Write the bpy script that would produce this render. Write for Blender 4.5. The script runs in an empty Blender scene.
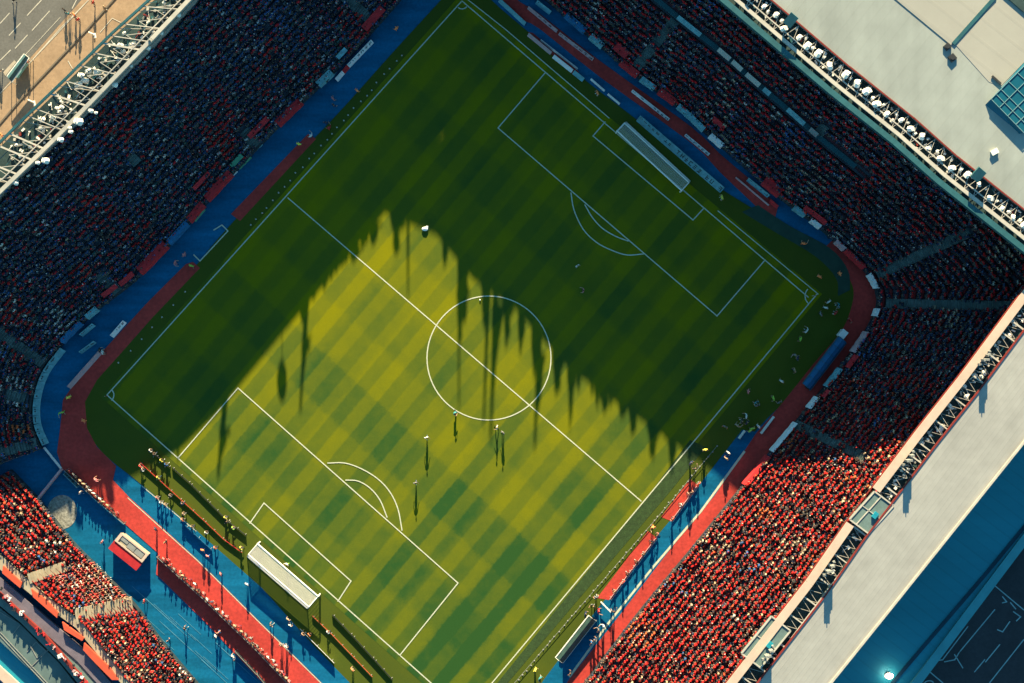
import bpy, bmesh, math, random
import numpy as np
from mathutils import Vector, Matrix

random.seed(11)
rng = np.random.default_rng(11)
scene = bpy.context.scene
col = scene.collection
H, S = 250.0, 6.75            # drone height in metres, photo pixels per metre on the ground
EL = math.radians(19.0)       # sun elevation
TAN = math.tan(EL)


def W(px, py, h=0.0):
    """ground plan position of a thing seen at (px, py) in the survey photo and standing h metres up"""
    k = (1 - h / H) / S
    return Vector(((px - 512) * k, (341.5 - py) * k, h))


# ------------------------------------------------------------------ materials
def nt(name):
    m = bpy.data.materials.new(name)
    m.use_nodes = True
    t = m.node_tree
    return m, t, t.nodes['Principled BSDF']


def mat(name, c, rough=0.7, var=0.25, scale=1.2, metal=0.0, streak=None, spec=0.3, fine=None):
    m, t, b = nt(name)
    N, L = t.nodes.new, t.links.new
    tc = N('ShaderNodeTexCoord')
    vec = tc.outputs['Object']
    if streak:
        mp = N('ShaderNodeMapping')
        mp.inputs['Rotation'].default_value = (0, 0, streak[0])
        mp.inputs['Scale'].default_value = (streak[1], streak[2], 1)
        L(vec, mp.inputs['Vector'])
        vec = mp.outputs['Vector']
    nz = N('ShaderNodeTexNoise')
    nz.inputs['Scale'].default_value = scale
    nz.inputs['Detail'].default_value = 6
    nz.inputs['Roughness'].default_value = 0.65
    L(vec, nz.inputs['Vector'])
    mr = N('ShaderNodeMapRange')
    mr.inputs['From Min'].default_value = 0.3
    mr.inputs['From Max'].default_value = 0.7
    mr.inputs['To Min'].default_value = 1 - var
    mr.inputs['To Max'].default_value = 1 + var
    L(nz.outputs['Fac'], mr.inputs['Value'])
    val = mr.outputs['Result']
    if fine:
        n2 = N('ShaderNodeTexNoise')
        n2.inputs['Scale'].default_value = fine[0]
        n2.inputs['Detail'].default_value = 3
        L(tc.outputs['Object'], n2.inputs['Vector'])
        m2 = N('ShaderNodeMapRange')
        m2.inputs['From Min'].default_value = 0.3
        m2.inputs['From Max'].default_value = 0.7
        m2.inputs['To Min'].default_value = 1 - fine[1]
        m2.inputs['To Max'].default_value = 1 + fine[1]
        L(n2.outputs['Fac'], m2.inputs['Value'])
        mu = N('ShaderNodeMath'); mu.operation = 'MULTIPLY'
        L(val, mu.inputs[0]); L(m2.outputs['Result'], mu.inputs[1])
        val = mu.outputs[0]
    mx = N('ShaderNodeVectorMath'); mx.operation = 'SCALE'
    mx.inputs[0].default_value = c[:3]
    L(val, mx.inputs['Scale'])
    L(mx.outputs['Vector'], b.inputs['Base Color'])
    b.inputs['Roughness'].default_value = rough
    b.inputs['Metallic'].default_value = metal
    b.inputs['Specular IOR Level'].default_value = spec
    return m


def ribs(m, ang, spacing, amt, bump):
    t = m.node_tree; b = t.nodes['Principled BSDF']; N, L = t.nodes.new, t.links.new
    tc = N('ShaderNodeTexCoord'); d = N('ShaderNodeVectorMath'); d.operation = 'DOT_PRODUCT'
    L(tc.outputs['Object'], d.inputs[0]); d.inputs[1].default_value = (math.cos(ang), math.sin(ang), 0)
    v = N('ShaderNodeMath'); v.operation = 'DIVIDE'; L(d.outputs['Value'], v.inputs[0]); v.inputs[1].default_value = spacing
    fr = N('ShaderNodeMath'); fr.operation = 'FRACT'; L(v.outputs[0], fr.inputs[0])
    lt = N('ShaderNodeMath'); lt.operation = 'LESS_THAN'; L(fr.outputs[0], lt.inputs[0]); lt.inputs[1].default_value = .16
    fl = N('ShaderNodeMath'); fl.operation = 'FLOOR'; L(v.outputs[0], fl.inputs[0])
    wn = N('ShaderNodeTexWhiteNoise'); wn.noise_dimensions = '1D'; L(fl.outputs[0], wn.inputs['W'])
    a = N('ShaderNodeMath'); a.operation = 'MULTIPLY_ADD'; L(wn.outputs['Value'], a.inputs[0]); a.inputs[1].default_value = amt; a.inputs[2].default_value = 1 - amt * .5
    c = N('ShaderNodeMath'); c.operation = 'MULTIPLY_ADD'; L(lt.outputs[0], c.inputs[0]); c.inputs[1].default_value = -amt * 1.1; L(a.outputs[0], c.inputs[2])
    sc = N('ShaderNodeVectorMath'); sc.operation = 'SCALE'
    src = b.inputs['Base Color'].links[0].from_socket
    L(src, sc.inputs[0]); L(c.outputs[0], sc.inputs['Scale']); L(sc.outputs['Vector'], b.inputs['Base Color'])
    bp_ = N('ShaderNodeBump'); bp_.inputs['Strength'].default_value = bump; bp_.inputs['Distance'].default_value = .05
    L(lt.outputs[0], bp_.inputs['Height']); L(bp_.outputs['Normal'], b.inputs['Normal'])
    return m


def turf_mat(name, light, dark, su=2.05, sv=6.4, amp=1.0, plain=False):
    m, t, b = nt(name)
    N, L = t.nodes.new, t.links.new
    tc = N('ShaderNodeTexCoord')

    def math_(op, a, bb=None, c=None):
        n = N('ShaderNodeMath'); n.operation = op
        for i, v in enumerate((a, bb, c)):
            if v is None: continue
            if isinstance(v, (int, float)): n.inputs[i].default_value = v
            else: L(v, n.inputs[i])
        return n.outputs[0]

    def noise(sc, det=4, rough=0.6):
        n = N('ShaderNodeTexNoise')
        n.inputs['Scale'].default_value = sc; n.inputs['Detail'].default_value = det
        n.inputs['Roughness'].default_value = rough
        L(tc.outputs['Object'], n.inputs['Vector'])
        return n.outputs['Fac']

    def stripe(d, w, off):
        n = N('ShaderNodeVectorMath'); n.operation = 'DOT_PRODUCT'
        L(tc.outputs['Object'], n.inputs[0]); n.inputs[1].default_value = d
        v = math_('ADD', math_('DIVIDE', n.outputs['Value'], w), off)
        v = math_('ADD', v, math_('MULTIPLY', math_('SUBTRACT', noise(1.4, 3), 0.5), 0.20))
        sq = math_('PINGPONG', v, 1.0)
        mr = N('ShaderNodeMapRange'); mr.interpolation_type = 'SMOOTHSTEP'
        mr.inputs['From Min'].default_value = 0.40; mr.inputs['From Max'].default_value = 0.60
        L(sq, mr.inputs['Value'])
        wn = N('ShaderNodeTexWhiteNoise'); wn.noise_dimensions = '1D'
        L(math_('FLOOR', math_('ADD', v, 0.5)), wn.inputs['W'])
        return math_('ADD', math_('MULTIPLY', mr.outputs['Result'], 0.68), math_('MULTIPLY', wn.outputs['Value'], 0.32))

    big = noise(0.035, 3)
    if plain:
        f = math_('ADD', math_('MULTIPLY', big, 0.6), math_('MULTIPLY', noise(0.35, 5), 0.5))
    else:
        u = stripe((0.77, -0.64, 0), su, 0.2)
        v = stripe((-0.68, -0.735, 0), sv, 0.35)
        f = math_('ADD', math_('MULTIPLY', u, 0.38), math_('MULTIPLY', v, 0.26))
        w3 = stripe((0.77, -0.64, 0), 6.6, 0.65)
        f = math_('ADD', f, math_('MULTIPLY', math_('SUBTRACT', w3, 0.5), 0.22))
        f = math_('ADD', f, math_('MULTIPLY', math_('SUBTRACT', big, 0.5), 0.7))
        f = math_('ADD', f, math_('MULTIPLY', math_('SUBTRACT', noise(0.45, 6, 0.7), 0.5), 0.42))
        # low-sun tone painted into the turf: yellower far half, greener towards near goal
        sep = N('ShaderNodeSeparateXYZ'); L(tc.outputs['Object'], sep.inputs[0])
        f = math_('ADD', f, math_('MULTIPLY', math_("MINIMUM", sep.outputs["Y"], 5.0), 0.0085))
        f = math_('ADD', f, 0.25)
    f = math_('MULTIPLY', f, amp)
    mix = N('ShaderNodeMix'); mix.data_type = 'RGBA'
    L(f, mix.inputs['Factor'])
    mix.inputs['A'].default_value = (*dark, 1); mix.inputs['B'].default_value = (*light, 1)
    g = math_('ADD', 0.72, math_('MULTIPLY', noise(7.0, 3, 0.7), 0.56))
    sc = N('ShaderNodeVectorMath'); sc.operation = 'SCALE'
    L(mix.outputs['Result'], sc.inputs[0]); L(g, sc.inputs['Scale'])
    L(sc.outputs['Vector'], b.inputs['Base Color'])
    b.inputs['Roughness'].default_value = 0.9
    b.inputs['Specular IOR Level'].default_value = 0.05
    return m


def attr_mat(name):
    m, t, b = nt(name)
    a = t.nodes.new('ShaderNodeAttribute'); a.attribute_name = 'col'
    t.links.new(a.outputs['Color'], b.inputs['Base Color'])
    b.inputs['Roughness'].default_value = 0.85
    b.inputs['Specular IOR Level'].default_value = 0.15
    return m


def emit_mat(name, c, e):
    m, t, b = nt(name)
    b.inputs['Base Color'].default_value = (*c, 1)
    b.inputs['Emission Color'].default_value = (*c, 1)
    b.inputs['Emission Strength'].default_value = e
    return m


R45 = math.radians(45)
M = {
    'ground': mat('ground', (.16, .13, .10), .95, .2, .3),
    'turf': turf_mat('turf', (.160, .152, .003), (.019, .060, .014)),
    'apron': turf_mat('apron_turf', (.075, .085, .008), (.030, .055, .012), plain=True),
    'mat': mat('dark_green_strip', (.022, .045, .012), .95, .3, 1.5, fine=(7, .3)),
    'line': mat('line_paint', (.44, .44, .33), .8, .12, 2.0),
    'blue': mat('blue_track', (.004, .090, .185), .8, .3, .25, streak=(0.68, .35, 2.2), fine=(2.5, .12), spec=.05),
    'blue2': mat('blue_board', (.008, .09, .20), .6, .15, 1.0),
    'red': mat('red_track', (.37, .031, .024), .85, .26, .2, fine=(2.2, .18)),
    'redmat': mat('red_mat', (.36, .032, .022), .85, .2, .5, fine=(2.5, .15)),
    'plaza': mat('plaza_paving', (.27, .18, .115), .9, .14, .35, fine=(2.5, .1)),
    'road': mat('asphalt_road', (.105, .10, .095), .9, .16, .3, fine=(4, .12)),
    'lot': mat('parking_asphalt', (.035, .035, .042), .9, .2, .25, fine=(3, .12)),
    'kerb': mat('kerb_stone', (.34, .28, .22), .9, .15, 1),
    'terrace': mat('terrace_concrete', (.085, .095, .11), .9, .25, .4),
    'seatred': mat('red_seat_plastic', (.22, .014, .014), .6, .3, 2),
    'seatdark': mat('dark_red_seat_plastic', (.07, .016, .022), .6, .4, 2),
    'seat': mat('seat_plastic', (.04, .05, .07), .6, .3, 2),
    'stairs': mat('stair_shade_tone', (.075, .105, .10), .9, .5, .9),  # shaded copy of the stair colour, the shade is in the tone
    'stairs_lit': mat('stair_sunlit_cream', (.30, .25, .18), .9, .2, .9),  # lit copy of the stair colour with sun painted in; also cream ledge and hut
    'wallfront': mat('front_wall_paint', (.018, .028, .034), .8, .35, .8),
    'wall': mat('wall_concrete', (.25, .23, .21), .9, .15, .5),
    'roof': mat('roof_sheet', (.245, .258, .24), .6, .20, .10, streak=(-0.87, 1.0, .14), fine=(.35, .07)),
    'roof2': mat('roof_panel', (.305, .285, .25), .6, .07, .12),
    'roof3': mat('roof_membrane', (.305, .292, .272), .6, .11, .08, fine=(.6, .06)),
    'cream': mat('cream_beam', (.46, .34, .27), .55, .1, .6),
    'pale': mat('pale_beam', (.40, .36, .31), .55, .15, .7),
    'white': mat('white_metal', (.75, .70, .62), .45, .1, 2),
    'lens': mat('lamp_glass', (.80, .78, .72), .2, .05, 3),
    'teal': mat('teal_steel', (.02, .085, .10), .5, .2, .8),
    'tealroof': mat('teal_roof', (.10, .15, .145), .75, .15, .3, fine=(1.5, .1)),
    'annex': mat('annex_blue_roof', (.010, .20, .27), .55, .16, .06, streak=(0.88, .2, 1.4)),
    'darkdeck': mat('dark_deck', (.022, .045, .046), .8, .35, .8),
    'dark': mat('dark_metal', (.02, .022, .026), .6, .3, 1.5),
    'grey': mat('grey_metal', (.20, .20, .19), .6, .2, 1),
    'redtrim': mat('red_trim', (.17, .02, .015), .6, .15, 1),
    'redcloth': mat('red_cloth', (.42, .018, .022), .85, .18, 1.5),
    'orange': mat('orange_panel', (.46, .065, .03), .7, .12, .8),
    'tealcloth': mat('teal_cloth', (.12, .28, .31), .7, .35, 1.2),
    'whitecloth': mat('white_cloth', (.62, .58, .56), .8, .12, 1.5),
    'pinkcloth': mat('pink_cloth', (.42, .25, .25), .8, .15, 1.5),
    'bluecloth': mat('blue_cloth', (.01, .10, .22), .8, .2, 1.2),
    'greencloth': mat('green_cloth', (.05, .20, .12), .8, .2, 1.2),
    'skyglass': mat('blue_glazing', (.008, .085, .13), .25, .15, .3),
    'glassbar': mat('glazing_bar', (.16, .28, .29), .5, .1, 1),
    'crowd': attr_mat('crowd_clothes'),
    'net': mat('net_cord', (.62, .58, .52), .9, .05, 2),
    'lamp': emit_mat('lamp_on', (1.0, .80, .58), 9.0),
    'ball': mat('ball_white', (.8, .8, .76), .5, .05, 5),
    'yellow': mat('yellow_cone', (.6, .42, .02), .7, .1, 3),
}


ribs(M['roof'], math.radians(-38), 1.25, .028, .12)
ribs(M['roof3'], math.radians(-37), .62, .05, .25)
ribs(M['roof2'], math.radians(52), 2.4, .035, .2)
ribs(M['annex'], math.radians(53), 1.6, .07, .25)

# ------------------------------------------------------------------ mesh helpers
def tag(o, label=None, cat=None, group=None, kind=None):
    if label: o['label'] = label
    if cat: o['category'] = cat
    if group: o['group'] = group
    if kind: o['kind'] = kind
    return o


class MB:
    def __init__(s):
        s.v, s.f, s.m = [], [], []

    def add(s, vs, fs, mi=0):
        b = len(s.v)
        s.v += [Vector(x) for x in vs]
        s.f += [tuple(b + i for i in f) for f in fs]
        s.m += [mi] * len(fs)
        return s

    def box(s, c, d, rz=0, mi=0, rx=0):
        x, y, z = d[0] / 2, d[1] / 2, d[2] / 2
        R = Matrix.Rotation(rz, 3, 'Z') @ Matrix.Rotation(rx, 3, 'X')
        vs = [R @ Vector((a, b, e)) + Vector(c) for e in (-z, z) for a, b in ((-x, -y), (x, -y), (x, y), (-x, y))]
        return s.add(vs, [(3, 2, 1, 0), (4, 5, 6, 7), (0, 1, 5, 4), (1, 2, 6, 5), (2, 3, 7, 6), (3, 0, 4, 7)], mi)

    def bar(s, p, q, w, h, mi=0):
        p, q = Vector(p), Vector(q)
        d = (q - p).normalized()
        side = d.cross(Vector((0, 0, 1)))
        side = Vector((1, 0, 0)) if side.length < 1e-4 else side.normalized()
        up = side.cross(d).normalized()
        vs = []
        for e in (p, q):
            for a, b in ((-1, -1), (1, -1), (1, 1), (-1, 1)):
                vs.append(e + side * (a * w / 2) + up * (b * h / 2))
        return s.add(vs, [(0, 1, 2, 3), (7, 6, 5, 4), (0, 4, 5, 1), (1, 5, 6, 2), (2, 6, 7, 3), (3, 7, 4, 0)], mi)

    def tube(s, p, q, r0, r1=None, n=8, mi=0):
        r1 = r0 if r1 is None else r1
        p, q = Vector(p), Vector(q)
        d = (q - p).normalized()
        a = d.orthogonal().normalized(); b = d.cross(a)
        vs = []
        for e, r in ((p, r0), (q, r1)):
            for i in range(n):
                t = 2 * math.pi * i / n
                vs.append(e + (a * math.cos(t) + b * math.sin(t)) * r)
        fs = [(i, (i + 1) % n, n + (i + 1) % n, n + i) for i in range(n)]
        fs += [tuple(range(n - 1, -1, -1)), tuple(range(n, 2 * n))]
        return s.add(vs, fs, mi)

    def ball(s, c, r, n=8, k=5, mi=0, sc=(1, 1, 1)):
        c = Vector(c); vs = [c + Vector((0, 0, -r * sc[2]))]
        for j in range(1, k):
            ph = -math.pi / 2 + math.pi * j / k
            for i in range(n):
                t = 2 * math.pi * i / n
                vs.append(c + Vector((r * sc[0] * math.cos(ph) * math.cos(t), r * sc[1] * math.cos(ph) * math.sin(t), r * sc[2] * math.sin(ph))))
        vs.append(c + Vector((0, 0, r * sc[2])))
        fs = [(0, 1 + (i + 1) % n, 1 + i) for i in range(n)]
        for j in range(k - 2):
            o = 1 + j * n
            fs += [(o + i, o + (i + 1) % n, o + n + (i + 1) % n, o + n + i) for i in range(n)]
        o = 1 + (k - 2) * n
        fs += [(o + i, o + (i + 1) % n, len(vs) - 1) for i in range(n)]
        return s.add(vs, fs, mi)

    def prism(s, top, dz, mi=0):
        """top: ring of points; extruded straight down to dz below each point (or to absolute list)"""
        n = len(top)
        top = [Vector(p) for p in top]
        area = sum(top[i].x * top[(i + 1) % n].y - top[(i + 1) % n].x * top[i].y for i in range(n))
        if area < 0: top.reverse()
        bot = [p - Vector((0, 0, dz)) for p in top]
        fs = [tuple(range(n)), tuple(range(2 * n - 1, n - 1, -1))]
        fs += [(i, n + i, n + (i + 1) % n, (i + 1) % n) for i in range(n)]
        return s.add(top + bot, fs, mi)

    def build(s, name, mats, parent=None, local=False, smooth=False):
        if not isinstance(mats, (list, tuple)): mats = [mats]
        vs = s.v
        org = Vector((0, 0, 0))
        if not local:
            if parent is not None:
                sub = parent.matrix_basis.translation.copy()
                pp = parent.parent
                while pp is not None:
                    sub += pp.matrix_basis.translation; pp = pp.parent
                vs = [v - sub for v in vs]
            else:
                xs = [v.x for v in vs]; ys = [v.y for v in vs]
                org = Vector(((min(xs) + max(xs)) / 2, (min(ys) + max(ys)) / 2, min(v.z for v in vs)))
                vs = [v - org for v in vs]
        me = bpy.data.meshes.new(name)
        me.from_pydata([tuple(v) for v in vs], [], s.f)
        for m in mats: me.materials.append(m)
        if len(mats) > 1: me.polygons.foreach_set('material_index', s.m)
        if smooth: me.polygons.foreach_set('use_smooth', [True] * len(me.polygons))
        me.update()
        o = bpy.data.objects.new(name, me)
        o.location = org
        if parent is not None: o.parent = parent
        col.objects.link(o)
        return o


def empty(name, loc, rz=0, label=None, cat=None, group=None):
    o = bpy.data.objects.new(name, None)
    o.location = loc; o.rotation_euler = (0, 0, rz)
    o.empty_display_size = 0.5
    col.objects.link(o)
    return tag(o, label, cat, group)


def copy_tree(o, parent=None):
    c = o.copy(); col.objects.link(c); c.parent = parent
    for ch in list(o.children): copy_tree(ch, c)
    return c


def sheet(name, pts, z, m, kind='structure', origin0=True):
    """flat ground sheet from photo survey points"""
    bm = bmesh.new()
    vs = [bm.verts.new(W(x, y, 0) + Vector((0, 0, z))) for x, y in pts]
    f = bm.faces.new(vs); f.normal_update()
    if f.normal.z < 0: f.normal_flip()
    bmesh.ops.triangulate(bm, faces=bm.faces[:])
    me = bpy.data.meshes.new(name); bm.to_mesh(me); bm.free()
    me.materials.append(m)
    o = bpy.data.objects.new(name, me); col.objects.link(o)
    if kind: o['kind'] = kind
    return o


def smooth_path(pts, n=4):
    """Catmull-Rom through 2-D / 3-D points"""
    P = [np.array(p, float) for p in pts]
    P = [2 * P[0] - P[1]] + P + [2 * P[-1] - P[-2]]
    out = []
    for i in range(1, len(P) - 2):
        for k in range(n):
            t = k / n
            a, b, c, d = P[i - 1], P[i], P[i + 1], P[i + 2]
            out.append(.5 * ((2 * b) + (c - a) * t + (2 * a - 5 * b + 4 * c - d) * t * t + (3 * b - a - 3 * c + d) * t ** 3))
    out.append(P[-2])
    return [tuple(p) for p in out]


ORD = ['first', 'second', 'third', 'fourth', 'fifth', 'sixth', 'seventh', 'eighth', 'ninth', 'tenth', 'eleventh',
       'twelfth', 'thirteenth', 'fourteenth', 'fifteenth', 'sixteenth', 'seventeenth', 'eighteenth', 'nineteenth', 'twentieth']
ORD += ['twenty-' + x for x in ORD[:9]] + ['thirtieth'] + ['thirty-' + x for x in ORD[:9]] + ['fortieth'] + ['forty-' + x for x in ORD[:9]] + ['fiftieth']

# ------------------------------------------------------------------ camera, world, sun
cam = bpy.data.cameras.new('camera')
cam.sensor_width = 36.0
cam.lens = 36.0 * H / (1024 / S)
cam.clip_start = 1.0; cam.clip_end = 6000
co = bpy.data.objects.new('camera', cam); col.objects.link(co)
co.location = (0, 0, H); co.rotation_euler = (0, 0, 0)
scene.camera = co

w = bpy.data.worlds.new('World'); scene.world = w; w.use_nodes = True
t = w.node_tree
bg = t.nodes['Background']
sky = t.nodes.new('ShaderNodeTexSky'); sky.sky_type = 'NISHITA'
sky.sun_disc = False; sky.sun_elevation = EL; sky.sun_rotation = 0.0
sky.ozone_density = 2.0; sky.air_density = 1.0; sky.dust_density = 0.4
tint = t.nodes.new('ShaderNodeVectorMath'); tint.operation = 'MULTIPLY'
tint.inputs[1].default_value = (0.58, 1.12, 1.10)
t.links.new(sky.outputs['Color'], tint.inputs[0])
t.links.new(tint.outputs['Vector'], bg.inputs['Color'])
bg.inputs['Strength'].default_value = 0.05

sl = bpy.data.lights.new('sun', 'SUN')
sl.energy = 4.6; sl.angle = math.radians(0.5); sl.color = (1.0, 0.85, 0.52)
so = bpy.data.objects.new('sun', sl); col.objects.link(so)
so.rotation_euler = (-(math.pi / 2 - EL), 0, 0)
so.location = (0, 200, 120)

scene.view_settings.view_transform = 'Standard'
scene.view_settings.look = 'None'
scene.view_settings.gamma = 1.0
scene.view_settings.use_curve_mapping = False
scene.view_settings.exposure = 2.15

# ------------------------------------------------------------------ ground sheets
g = MB()
g.add([(-1800, -1800, -.30), (1800, -1800, -.30), (1800, 1800, -.30), (-1800, 1800, -.30)], [(0, 1, 2, 3)])
tag(g.build('ground', M['ground']), kind='structure')
# stadium floor
sheet('stadium_floor', [(480, -190), (900, 210), (960, 330), (560, 860), (130, 860), (-240, 600), (-40, 330)], -.06, M['blue'])
# grass inside the tracks
apron = smooth_path([(452, -12), (395, 50), (330, 122), (233, 222), (194, 268), (152, 318), (122, 352), (97, 380), (85, 402), (87, 428),
                     (97, 446), (114, 463), (142, 485), (195, 531), (262, 592), (312, 652), (372, 715), (470, 810)], 4) + \
        smooth_path([(510, 730), (545, 683), (600, 612), (690, 507), (756, 430), (800, 386), (838, 335), (858, 305), (858, 285), (843, 262), (815, 243)], 4) + \
        [(778, 224), (700, 176), (640, 122), (590, 84), (545, 46), (500, 8), (470, -20)]
sheet('grass_apron', apron, 0.0, M['apron'])
A, Bc, C, D = (461, 0), (812, 297), (465, 715), (106, 396)
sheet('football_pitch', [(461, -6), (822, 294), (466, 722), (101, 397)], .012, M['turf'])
sheet('dark_turf_strip', [(690, 440), (706, 447), (668, 494), (560, 621), (500, 692), (482, 702), (560, 605), (641, 505)], .018, M['mat'])  # darker green strip outside the right touchline

# tracks
red_left = [(193, 262), (186, 264), (148, 302), (115, 338), (102, 352), (70, 390), (63, 400), (60, 430), (57, 452), (62, 468),
            (125, 524), (158, 553), (156, 574), (205, 622), (256, 676), (300, 722), (372, 735),
            (322, 683), (256, 618), (198, 560), (129, 497), (113, 480), (116, 466), (97, 447), (87, 428), (85, 402), (97, 380), (122, 352), (152, 318), (200, 268)]
sheet('red_track', red_left, .008, M['red'])
sheet('red_track', [(308, 134), (316, 139), (240, 221), (231, 214)], .008, M['red'])
red_right = smooth_path([(494, -20), (520, 2), (540, 14), (600, 61), (690, 126), (720, 154), (760, 188), (778, 206)], 3) + [(774, 222)] + \
            smooth_path([(760, 210), (720, 172), (690, 142), (600, 77), (540, 29), (520, 18), (490, -8)], 3)
sheet('red_track', red_right, .008, M['red'])
rr2 = smooth_path([(836, 237), (857, 252), (875, 274), (878, 302), (867, 334), (842, 372), (807, 416), (757, 477), (697, 550), (647, 610), (592, 677), (562, 720)], 4)
rr2i = smooth_path([(530, 715), (563, 672), (614, 610), (668, 544), (725, 470), (778, 408), (815, 362), (842, 330), (853, 300), (851, 282), (838, 262), (822, 250)], 4)
sheet('red_track', rr2 + rr2i, .008, M['red'])
sheet('blue_track', [(142, 485), (129, 497), (198, 560), (256, 618), (322, 683), (372, 735), (400, 735), (350, 683), (312, 644), (262, 588), (196, 530)], .016, M['blue'])
sheet('blue_track', [(757, 432), (742, 430), (690, 497), (640, 556), (595, 612), (545, 678), (520, 715), (545, 715), (570, 678), (622, 612), (668, 552), (715, 495)], .016, M['blue'])
dk = smooth_path([(758, 205), (790, 226), (830, 248), (848, 270), (850, 290)], 4) + smooth_path([(838, 296), (836, 278), (815, 256), (775, 232), (742, 212)], 4)
sheet('green_walkway', dk, .012, mat('green_walkway', (.02, .05, .035), .9, .2, .6))
for q in ([(742, 463), (700, 515), (688, 507), (700, 487), (722, 470)],):
    pass
sheet('red_mat', [(690, 479), (699, 486), (671, 521), (661, 517)], .022, M['redmat'])
sheet('red_mat', [(648, 531), (657, 538), (609, 600), (597, 598)], .022, M['redmat'])
sheet('red_mat', [(528, 32), (533, 33), (579, 72), (574, 76)], .022, M['redmat'])

# plaza, road
sheet('plaza', [(-300, 300), (-300, -300), (420, -300), (300, -140), (150, 10), (30, 150), (-60, 260)], -.2, M['plaza'])
sheet('road', [(-300, 200), (-300, -300), (190, -300), (86, -6), (40, 46), (0, 92), (-60, 160)], -.19, M['road'])
sheet('parking_lot', [(1400, 200), (1120, 340), (1030, 532), (915, 680), (840, 780), (1000, 1000), (1600, 1000)], -.2, M['lot'])


def stroke(mb, pts, w, z=.03):
    """paint line along photo survey points, w in metres"""
    P = [W(*p) for p in pts]
    for i in range(len(P) - 1):
        d = (P[i + 1] - P[i]); 
        if d.length < 1e-6: continue
        d.normalize()
        n = Vector((-d.y, d.x, 0)) * (w / 2)
        e = d * (w / 2) if len(P) == 2 or i in (0, len(P) - 2) else d * (w * .15)
        a, b = P[i] - e, P[i + 1] + e
        zz = Vector((0, 0, z + .0004 * (i % 2)))
        mb.add([a - n + zz, b - n + zz, b + n + zz, a + n + zz], [(0, 1, 2, 3)])


def arc(cx, cy, r, a0, a1, n=32):
    return [(cx + r * math.cos(a0 + (a1 - a0) * i / n), cy + r * math.sin(a0 + (a1 - a0) * i / n)) for i in range(n + 1)]


lw = .165
lines = [
    [(462, 1), (808, 297)], [(462, -5), (505, 29), (609, 118)], [(718, 211), (818, 294)], [(817, 294), (466, 714)], [(466, 714), (107, 395)], [(107, 395), (461, 2)],
    [(288, 198), (641, 501)],
    arc(489, 358, 62, 0, 2 * math.pi, 72),
    [(545, 73), (498, 128), (717, 316), (765, 260)],
    [(605, 122), (593, 136), (693, 220), (704, 208)],
    smooth_path([(571, 193), (574, 210), (583, 229), (596, 242), (611, 250), (627, 255), (643, 254)], 4),
    smooth_path([(585, 205), (592, 217), (602, 228), (615, 236), (628, 241)], 4),
    [(178, 458), (238, 388), (458, 583), (400, 655)],
    [(250, 523), (264, 503), (351, 581), (338, 601)],
    smooth_path([(328, 463), (345, 463), (362, 469), (378, 479), (390, 492), (398, 509), (402, 530)], 4),
    smooth_path([(346, 480), (358, 481), (370, 488), (380, 500), (387, 517)], 4),
    [(194, 255), (200, 261), (228, 231), (222, 225), (214, 230)],
    arc(815, 296, 10, 2.25, 3.85, 8), arc(107, 395, 7, -.8, .8, 8), arc(462, 3, 6, .75, 2.2, 8),
]
mk = MB()
for k, l in enumerate(lines): stroke(mk, l, lw if k not in (1, 2) else .14, .03 + .002 * k)
tag(mk.build('pitch_markings', M['line']), kind='structure')
mk = MB()
stroke(mk, [(128, 498), (198, 561), (256, 619), (322, 684)], .12, .03)
stroke(mk, [(744, 452), (701, 511), (654, 566), (607, 625), (570, 676)], .32, .034)
stroke(mk, [(142, 486), (196, 531)], .1, .038)
tag(mk.build('track_markings', M['line']), kind='structure')
# faint lane lines and the mottled ring on the blue tarmac
mk = MB()
for i in range(16):
    x = 128 + i * 6 + rng.normal() * 3; y = 585 + i * 5.2 + rng.normal() * 12
    L = 25 + rng.random() * 40
    stroke(mk, [(x, y), (x + L * .74, y + L * .68)], .07, -.03 + .001 * i)
tag(mk.build('lane_markings', mat('lane_paint', (.05, .20, .30), .9, .3, 1)), kind='structure')
mk = MB()
mk.add([W(62 + 15 * math.cos(a) * 1.0, 512 + 17 * math.sin(a)) + Vector((0, 0, -.03)) for a in [2 * math.pi * i / 28 for i in range(28)]], [tuple(range(27, -1, -1))])
mottle = mat('mottled_paint', (.20, .19, .165), .9, .75, 2.4)
tag(mk.build('ground_emblem', mottle), kind='structure')

mk = MB()
for (a, b) in (((0, 23), (9, 13)), ((9, 35), (20, 23)), ((15, 48), (27, 35)), ((27, 15), (41, 0)), ((32, 30), (49, 11)), ((0, 60), (10, 50)), ((72, 8), (76, 0)),
               ((-8, 33), (-2, 26))):
    stroke(mk, [a, b], .13, -.17)
stroke(mk, [(0, 93), (30, 62), (60, 16 + 12), (88, 0)], .10, -.168)
stroke(mk, [(30, 62), (88, 0)], .12, -.164)
stroke(mk, [(22, 58), (60, 17)], .08, -.160)
stroke(mk, [(100, 32), (112, 18)], .1, -.156); stroke(mk, [(112, 18), (120, 22)], .1, -.152); stroke(mk, [(68, 61), (72, 68)], .14, -.148)
tag(mk.build('road_markings', mat('road_paint', (.42, .38, .32), .85, .2, 1)), kind='structure')
kb = MB()
kb.bar(W(20, 100, -.13), W(92, 24, -.13), .22, .14); kb.bar(W(92, 24, -.13), W(140, -30, -.13), .22, .14); kb.bar(W(20, 100, -.13), W(-40, 170, -.13), .22, .14)
tag(kb.build('kerb', mat('kerb_dark', (.12, .10, .08), .9, .15, 1)), kind='structure')
mk = MB()
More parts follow.
